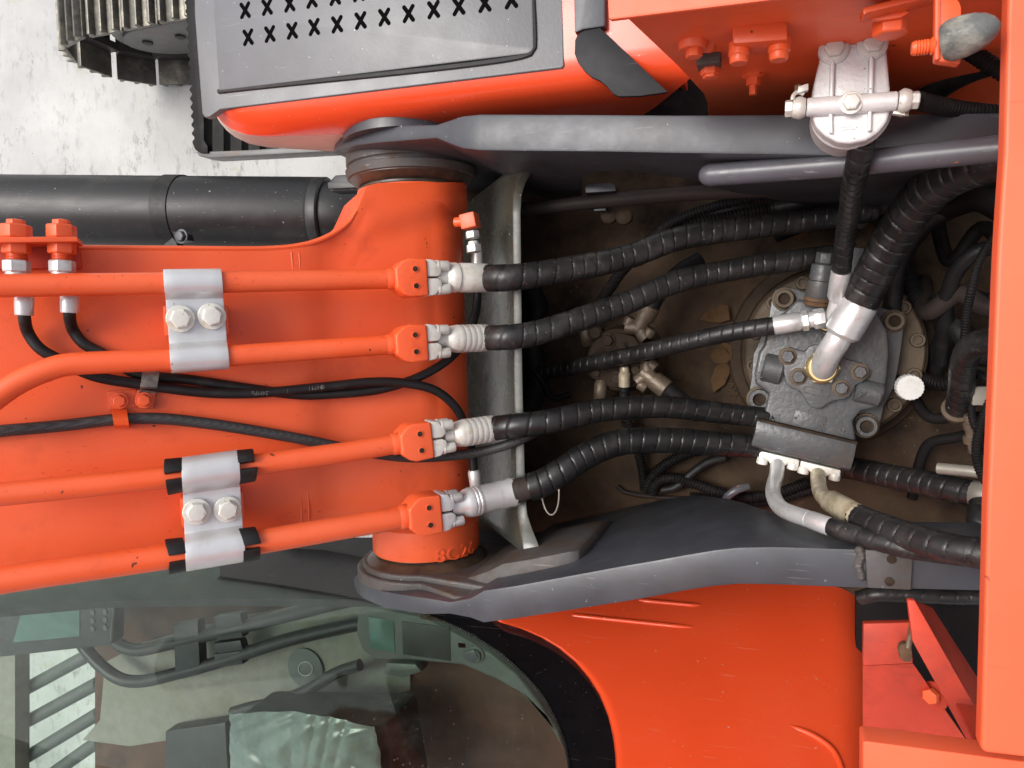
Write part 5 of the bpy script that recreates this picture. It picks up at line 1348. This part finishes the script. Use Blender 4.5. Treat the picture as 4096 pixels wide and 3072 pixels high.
# ================================================================ hood
ho = thing('engine_hood', 'smooth orange engine hood panel along the right edge', 'hood', P(4080, 1500, .80))
hp_ = [(4044, -450), (4030, 100), (4018, 600), (3998, 900), (3990, 1040), (3972, 1500), (3950, 2022), (3938, 2516), (3924, 2985), (3930, 3004), (3946, 3012), (4130, 3034), (6100, 3260), (6100, -450)]
b = MB(); b.slab(hp_, .72, .02); b.build('hood_panel', 'orange_hood', ho, bevel=.008, seg=4)
# ================================================================ cab side
LEAN = math.radians(24)
WN = Vector((0, math.cos(LEAN), math.sin(LEAN)))
WO = P(1500, 2330, 1.32)
def CW(px, py, off=0.): return PPL(px, py, WO + WN * off, WN)
cb = thing('operator_cab', 'orange operator cab side with a dark rounded window edge', 'cab', P(2600, 2600, 1.9))
# body panel: traced outline on the leaning side, folded back at the rear
edge = [(1700, 2250), (1990, 2488), (2080, 2515), (2160, 2550), (2230, 2592), (2300, 2650), (2352, 2712), (2395, 2780), (2428, 2860), (2448, 2940), (2458, 3020), (2462, 3110), (2462, 3300)]
nst = 18
secs = []
rows = []
right = [(3330, 2250), (3338, 2340), (3345, 2500), (3345, 2600), (3344, 2700), (3340, 2800), (3335, 2900), (3330, 3000), (3326, 3110), (3322, 3300)]
def interp_edge(tab, y):
    for (xa, ya), (xb, yb) in zip(tab, tab[1:]):
        if ya <= y <= yb: return xa + (xb - xa) * (y - ya) / (yb - ya)
    return tab[-1][0]
ys = [2255 + k * (3290 - 2255) / 150 for k in range(151)]
def interp_x(tab, x):
    for (xa, ya), (xb, yb) in zip(tab, tab[1:]):
        if xa <= x <= xb: return ya + (yb - ya) * (x - xa) / (xb - xa)
    return tab[0][1] if x < tab[0][0] else tab[-1][1]
CRE = [(3150, 2905), (3190, 2915), (3230, 2930), (3290, 2965), (3340, 3010), (3372, 3062), (3390, 3120), (3400, 3300)]
CREd = [(p.x, p.y) for p in catmull([Vector((a, b_, 0)) for a, b_ in CRE], 12)]
for y in ys:
    xl = interp_edge(edge, y); xr = interp_edge(right, y)
    row = [CW(xl, y, -.035), CW(xl + 4, y, -.008), CW(xl + 10, y, -.002), CW(xl + 20, y, 0)]
    for k in range(1, 71):
        x = xl + 20 + (xr - xl - 20) * k / 70
        bulge = 0.
        bulge += .0012 * math.sin(x * .004 + 1) * math.sin(y * .006)
        row.append(CW(x, y, bulge))
    rr = .055
    e_ = CW(xr, y)
    for k in range(1, 9):                          # rounded rear corner
        a = math.radians(k * 11.5)
        row.append(e_ + Vector((rr * math.sin(a), 0, 0)) - WN * (rr * (1 - math.cos(a))))
    row.append(e_ + Vector((rr, 0, 0)) - WN * .5)
    secs.append(row)
MB().loft(secs, closed=False, cap=False).build('side_panel', 'orange_gloss', cb)
for ax, ay, bx_, by in ((2290, 2462, 2770, 2512), (2560, 2402, 2800, 2424)):
    MB().tube([CW(ax + (bx_ - ax) * k / 8, ay + (by - ay) * k / 8, -.0035 if k in (0, 8) else -.0012) for k in range(9)], .0042, 14, step=.004).build('pressed_rib', 'orange_gloss', cb)
MB().tube([CW(*q, o_) for q, o_ in (((3150, 2905), -.006), ((3200, 2920), -.0035), ((3240, 2936), -.002), ((3290, 2965), -.001), ((3335, 3005), -.001), ((3362, 3062), -.002), ((3372, 3120), -.003))], .0045, 14, step=.004).build('pressed_rib', 'orange_gloss', cb)
# black printed glass border and clear glass
inner = [(880, 2304), (1100, 2335), (1300, 2368), (1500, 2402), (1640, 2432), (1780, 2480), (1900, 2540), (2010, 2610), (2100, 2690), (2170, 2770), (2222, 2860), (2258, 2950), (2278, 3040), (2286, 3130), (2288, 3300)]
outer = [(880, 2180), (1100, 2190), (1300, 2200), (1500, 2240), (1700, 2290), (1990, 2484), (2080, 2512), (2160, 2547), (2233, 2590), (2303, 2648), (2356, 2711), (2400, 2779), (2434, 2860), (2466, 3030), (2470, 3300)]
secs = [[CW(*inner[k], -.012), CW(inner[k][0] * .5 + outer[k][0] * .5, inner[k][1] * .5 + outer[k][1] * .5, -.012), CW(*outer[k], -.012)] for k in range(len(inner))]
fritb = MB().loft(secs, closed=False, cap=False).build('glass_border', 'frit', cb, solid=.003)
b = MB()
dense = catmull([Vector((x, y, 0)) for x, y in inner], 9.5)
for p in dense:
    if p.y > 3150: break
    q = CW(p.x - 3, p.y + 3, -.0105)
    r_ = .0016
    b.lathe(q - WN * .002, WN, [(0, r_), (.0026, r_ * .9)], 6)
    q = CW(p.x - 8, p.y + 9, -.0105)
    b.lathe(q - WN * .002, WN, [(0, r_ * .7), (.0026, r_ * .6)], 6)
tag(b.build('dot_print', 'frit', fritb), None, None, None, 'stuff')
glassp = [(-300, 2200), (880, 2200), (880, 2304)] + inner[1:] + [(-300, 3300)]
MB().prism([CW(x, y, -.0125) for x, y in glassp], -WN * .004).build('side_glass', 'cab_glass', cb)
MB().prism([CW(x, y, -.02) for x, y in ((-300, 2300), (0, 2250), (900, 2150), (1700, 2150), (1700, 2400), (900, 2395), (400, 2405), (-300, 2470))], -WN * .02).build('lower_sill', 'cab_dark', cb)

# upper cab: pillars, rear wall and roof standing above the picture's edge
top = CW(1500, 3290, -.02); zr = CZ + .12
xa_, xb_ = CW(-300, 3290).x - .45, CW(3345, 3290).x + .05
for xx, ww in ((xb_ - .22, .22), (xa_ + .05, .05)):
    MB().box((xx, top.y - .05, (top.z + zr) / 2), (ww, 0, 0), (0, .03, 0), (0, 0, (zr - top.z) / 2)).build('pillar', 'orange_gloss', cb, bevel=.01)
MB().box(((xa_ + xb_) / 2, top.y - .50, zr + .03), ((xb_ - xa_) / 2, 0, 0), (0, .50, 0), (0, 0, .03)).build('roof', 'orange_gloss', cb, bevel=.02)
MB().box((xb_ - .02, top.y - .55, 1.75), (.02, 0, 0), (0, .45, 0), (0, 0, zr - 1.75 - .01)).build('rear_wall', 'orange_gloss', cb)
# ---------------------------------------------------------------- inside the cab, seen through the glass
HFc = 1.66
MB().slab([(380, 2380), (2500, 2360), (2500, 3300), (380, 3300)], HFc + .01, .012).build('cab_floor', 'cab_floor', cb)
MB().slab([(420, 2650), (560, 2575), (900, 2480), (1450, 2375), (1640, 2345), (1640, 2760), (1240, 2870), (520, 2985), (330, 2960), (400, 2880)], HFc, .008).build('floor_mat', 'cab_floor_mat', cb)
MB().slab([(-300, 2420), (60, 2388), (60, 3300), (-300, 3300)], HFc - .02, .05).build('front_pillar', 'cab_floor_mat', cb)
for (x0_, y0_, x1_, y1_) in ((40, 2790, 390, 2600), (45, 2920, 395, 2730), (55, 3060, 400, 2850), (60, 3200, 400, 2960)):
    MB().rod(P(x0_, y0_, HFc + .05), P(x1_, y1_, HFc + .05), .021, 14).build('guard_bar', 'cab_plastic', cb)
# monitor with screen and keys
mon = thing('cab_monitor', 'dark monitor with green screen and round keys behind the glass', 'monitor', P(250, 2520, 1.52))
HM = 1.40
MB().slab([(-120, 2450), (60, 2415), (440, 2372), (455, 2380), (452, 2560), (440, 2580), (40, 2625), (-120, 2640)], HM, .035).build('monitor_case', 'cab_dark', mon, bevel=.004)
MB().slab([(92, 2430), (318, 2400), (318, 2545), (52, 2570)], HM - .002, .003).build('screen', 'screen', mon)
for i in range(2):
    for j in range(3):
        MB().lathe(P(372 + i * 50, 2450 + j * 32 - i * 4, HM - .0005), Z, [(0, .008), (.0025, .0072)], 12).build('key', 'cab_plastic', mon)
MB().tube([P(48, 2424, HM - .002), P(440, 2376, HM - .002), P(446, 2560, HM - .002)], .003, 8, step=.01).build('case_rim', 'cab_plastic', mon)
# dark solid shapes standing in for pipes and clamp reflected in the glass
lv = thing('mirrored_pipes', 'dark bent twin tubes and clamp imitating pipes mirrored in the cab glass', 'reflection', P(800, 2600, 1.66))
HL = 1.58
MB().tube([P(x, y, HL) for x, y in ((430, 2530), (470, 2575), (540, 2600), (690, 2572), (1000, 2500), (1400, 2400), (1650, 2350))], .0175, 16, step=.008).build('mirrored_tube', 'cab_dark', lv)
MB().tube([P(x, y, HL) for x, y in ((330, 2580), (400, 2660), (480, 2715), (560, 2725), (720, 2690), (900, 2640), (1150, 2560), (1500, 2480))], .0175, 16, step=.008).build('mirrored_tube', 'cab_dark', lv)
MB().slab([(692, 2500), (790, 2480), (800, 2695), (735, 2712), (700, 2690)], HL - .016, .03).build('mirrored_clamp', 'cab_dark', lv, bevel=.003)
for y0_, y1_ in ((2468, 2512), (2520, 2560), (2575, 2612), (2618, 2668)):
    MB().slab([(850, y0_), (960, y0_ - 14), (972, y1_ - 10), (870, y1_ + 4)], HL - .014, .026).build('mirrored_lug', 'cab_dark', lv, bevel=.004)
# right console with two panels and key switch
co = thing('cab_console', 'grey curved console with two dark panels and a key switch', 'console', P(1800, 2560, 1.6))
HK = 1.50
con = [(1430, 2440), (1500, 2430), (1700, 2470), (1820, 2530), (1960, 2610), (2060, 2690), (2140, 2790), (2230, 2920), (2255, 3000), (2180, 2870), (2080, 2770), (1980, 2715), (1850, 2660), (1640, 2640), (1500, 2640), (1450, 2600), (1425, 2540)]
MB().slab(con, HK, .08).build('console_body', 'cab_plastic', co, bevel=.006, seg=3)
MB().slab([(1474, 2466), (1574, 2486), (1580, 2612), (1480, 2590)], HK - .002, .006).build('panel', 'screen', co, bevel=.001)
MB().slab([(1606, 2486), (1798, 2510), (1802, 2645), (1612, 2618)], HK - .002, .006).build('panel', 'cab_dark', co, bevel=.001)
MB().lathe(P(1905, 2618, HK), Z, [(-.004, .020), (.003, .020), (.004, .014), (.010, .013)], 22).build('key_switch', 'cab_plastic', co)
MB().slab([(1850, 2608), (1895, 2600), (1915, 2630), (1890, 2655), (1862, 2640)], HK - .012, .008).build('ignition_key', 'tube_grey', co, bevel=.003)
MB().slab([(1832, 2572), (1860, 2574), (1862, 2592), (1834, 2590)], HK - .001, .003).build('switch_recess', 'frit', co)
MB().slab([(1540, 2650), (1660, 2655), (1690, 2690), (1610, 2715), (1530, 2700)], HK + .02, .05).build('console_foot', 'cab_plastic', co, bevel=.01)
# seat wrapped in plastic film
se = thing('wrapped_seat', 'driver seat wrapped in crinkled greenish plastic film', 'seat', P(1200, 2950, 1.6))
b = MB(); nx_, ny_ = 90, 60
vs = []
for j in range(ny_ + 1):
    for i in range(nx_ + 1):
        u_ = i / nx_; v_ = j / ny_
        x = 922 + u_ * (640 - 60 * (1 - v_)); y = 2852 + v_ * 360 + u_ * 50 - 40 * math.sin(math.pi * u_) * (1 - v_)
        hgt = .03 * math.sin(math.pi * min(1, u_ * 1.0)) ** .5 * math.sin(math.pi * min(1, .05 + v_ * .6)) ** .5
        rad_ = math.atan2((v_ - 1.05) * 360, (u_ - .45) * 640)
        wr_ = .0045 * abs(math.sin(rad_ * 11 + 2 * math.sin(u_ * 9))) ** .6 * (1.1 - .5 * v_) + .0025 * math.sin(u_ * 23 + 7 * math.sin(v_ * 5)) * math.sin(v_ * 17 + 3 * u_)
        vs.append(P(x, y, 1.36) + Z * (hgt + wr_))
b.add(vs, [(j * (nx_ + 1) + i, j * (nx_ + 1) + i + 1, (j + 1) * (nx_ + 1) + i + 1, (j + 1) * (nx_ + 1) + i) for j in range(ny_) for i in range(nx_)])
b.build('film_cover', 'plastic_wrap', se)
MB().slab([(930, 2880), (1540, 2900), (1600, 3250), (930, 3250)], 1.40, .16).build('seat_cushion', 'cab_dark', se, bevel=.015)
MB().slab([(660, 2925), (900, 2890), (920, 3240), (660, 3240)], 1.60, .05).build('seat_base', 'cab_dark', se, bevel=.006)
tag(MB().tube([P(x, y, 1.55) for x, y in ((930, 2850), (1000, 2830), (1100, 2810), (1230, 2760), (1350, 2690), (1440, 2660))], .015, 14, step=.008).build('seat_belt_arm', 'cab_dark'), 'dark curved armrest bar between seat and console in the cab', 'armrest')
o = MB().lathe(P(1222, 2672, 1.655), Z, [(0, .055), (.002, .055), (.003, .05), (.0035, .012)], 40).build('floor_cap', 'cab_plastic')
tag(o, 'round grey plug with a thin white ring in the cab floor', 'plug')
MB().tube([P(1222 + 28 * math.cos(t_ / 24 * 6.2832), 2675 + 28 * math.sin(t_ / 24 * 6.2832), 1.65) for t_ in range(25)], .0012, 6, step=.004).build('plug_ring', 'cap_white', o)

# ================================================================ red channel box under the hood's near end
bx = thing('side_box', 'open orange box with a diagonal channel beam beside the cab', 'box', P(3700, 2750, 1.3))
MB().slab([(3425, 2380), (4200, 2380), (4200, 3300), (3425, 3300)], 1.30, .02).build('box_bottom', 'well_wall', bx)
MB().slab([(3454, 2495), (3642, 2490), (3652, 2655), (3452, 2664)], 1.02, .012).build('upper_panel', 'orange_dusty', bx, bevel=.002)
fl = [P(x, y, h) for x, y, h in ((3452, 2664, 1.02), (3652, 2655, 1.02), (3912, 3030, 1.08), (3912, 3150, 1.08), (3452, 3150, 1.06))]
MB().prism(fl, (0, 0, -.006)).build('sloped_panel', 'orange_dusty', bx)
a_ = [P(3630, 2400, .93), P(3660, 2402, .93), P(3925, 2870, .93), P(3925, 2990, .93), P(3900, 3020, .93), P(3650, 2565, .93)]
MB().prism(a_, (0, 0, -.010)).build('channel_flange', 'orange_dusty', bx, bevel=.002)
a_ = [P(3665, 2410, .96), P(3735, 2440, 1.02), P(3925, 2735, 1.02), P(3925, 2870, .96)]
MB().prism(a_, (0, 0, -.008)).build('channel_web', 'orange_dusty', bx)
MB().slab([(3452, 2972), (3462, 2966), (3480, 2968), (4200, 3062), (4200, 3300), (3452, 3300)], .74, .03).build('near_ledge', 'orange_hood', bx, bevel=.006, seg=3)
MB().slab([(3925, 3010), (4200, 3045), (4200, 3062), (3925, 3030)], .80, .10).build('ledge_gap', 'orange_dusty', bx)
lt = thing('latch_lever', 'small rusty latch lever hooked on the red panel', 'latch', P(3617, 2640, 1.0))
MB().slab([(3594, 2600), (3600, 2582), (3620, 2574), (3640, 2582), (3650, 2610), (3646, 2648), (3622, 2650), (3604, 2640)], .985, .012).build('latch_head', 'rust', lt, bevel=.002)
MB().tube([P(3632, 2590, .985), P(3640, 2550, .985), P(3648, 2500, .98), P(3652, 2450, .975)], .0035, 8, step=.006).build('latch_rod', 'bronze_steel', lt)
put('panel_bolt', NUT['orange_paint'], bx, P(3732, 2780, 1.035), Vector((-.6, 0, .8)), sc=.010)
MB().lathe(P(3742, 2782, 1.04), Vector((-.75, 0, .65)), [(0, .018), (.002, .018)], 18).build('bolt_washer', 'orange_dusty', bx)
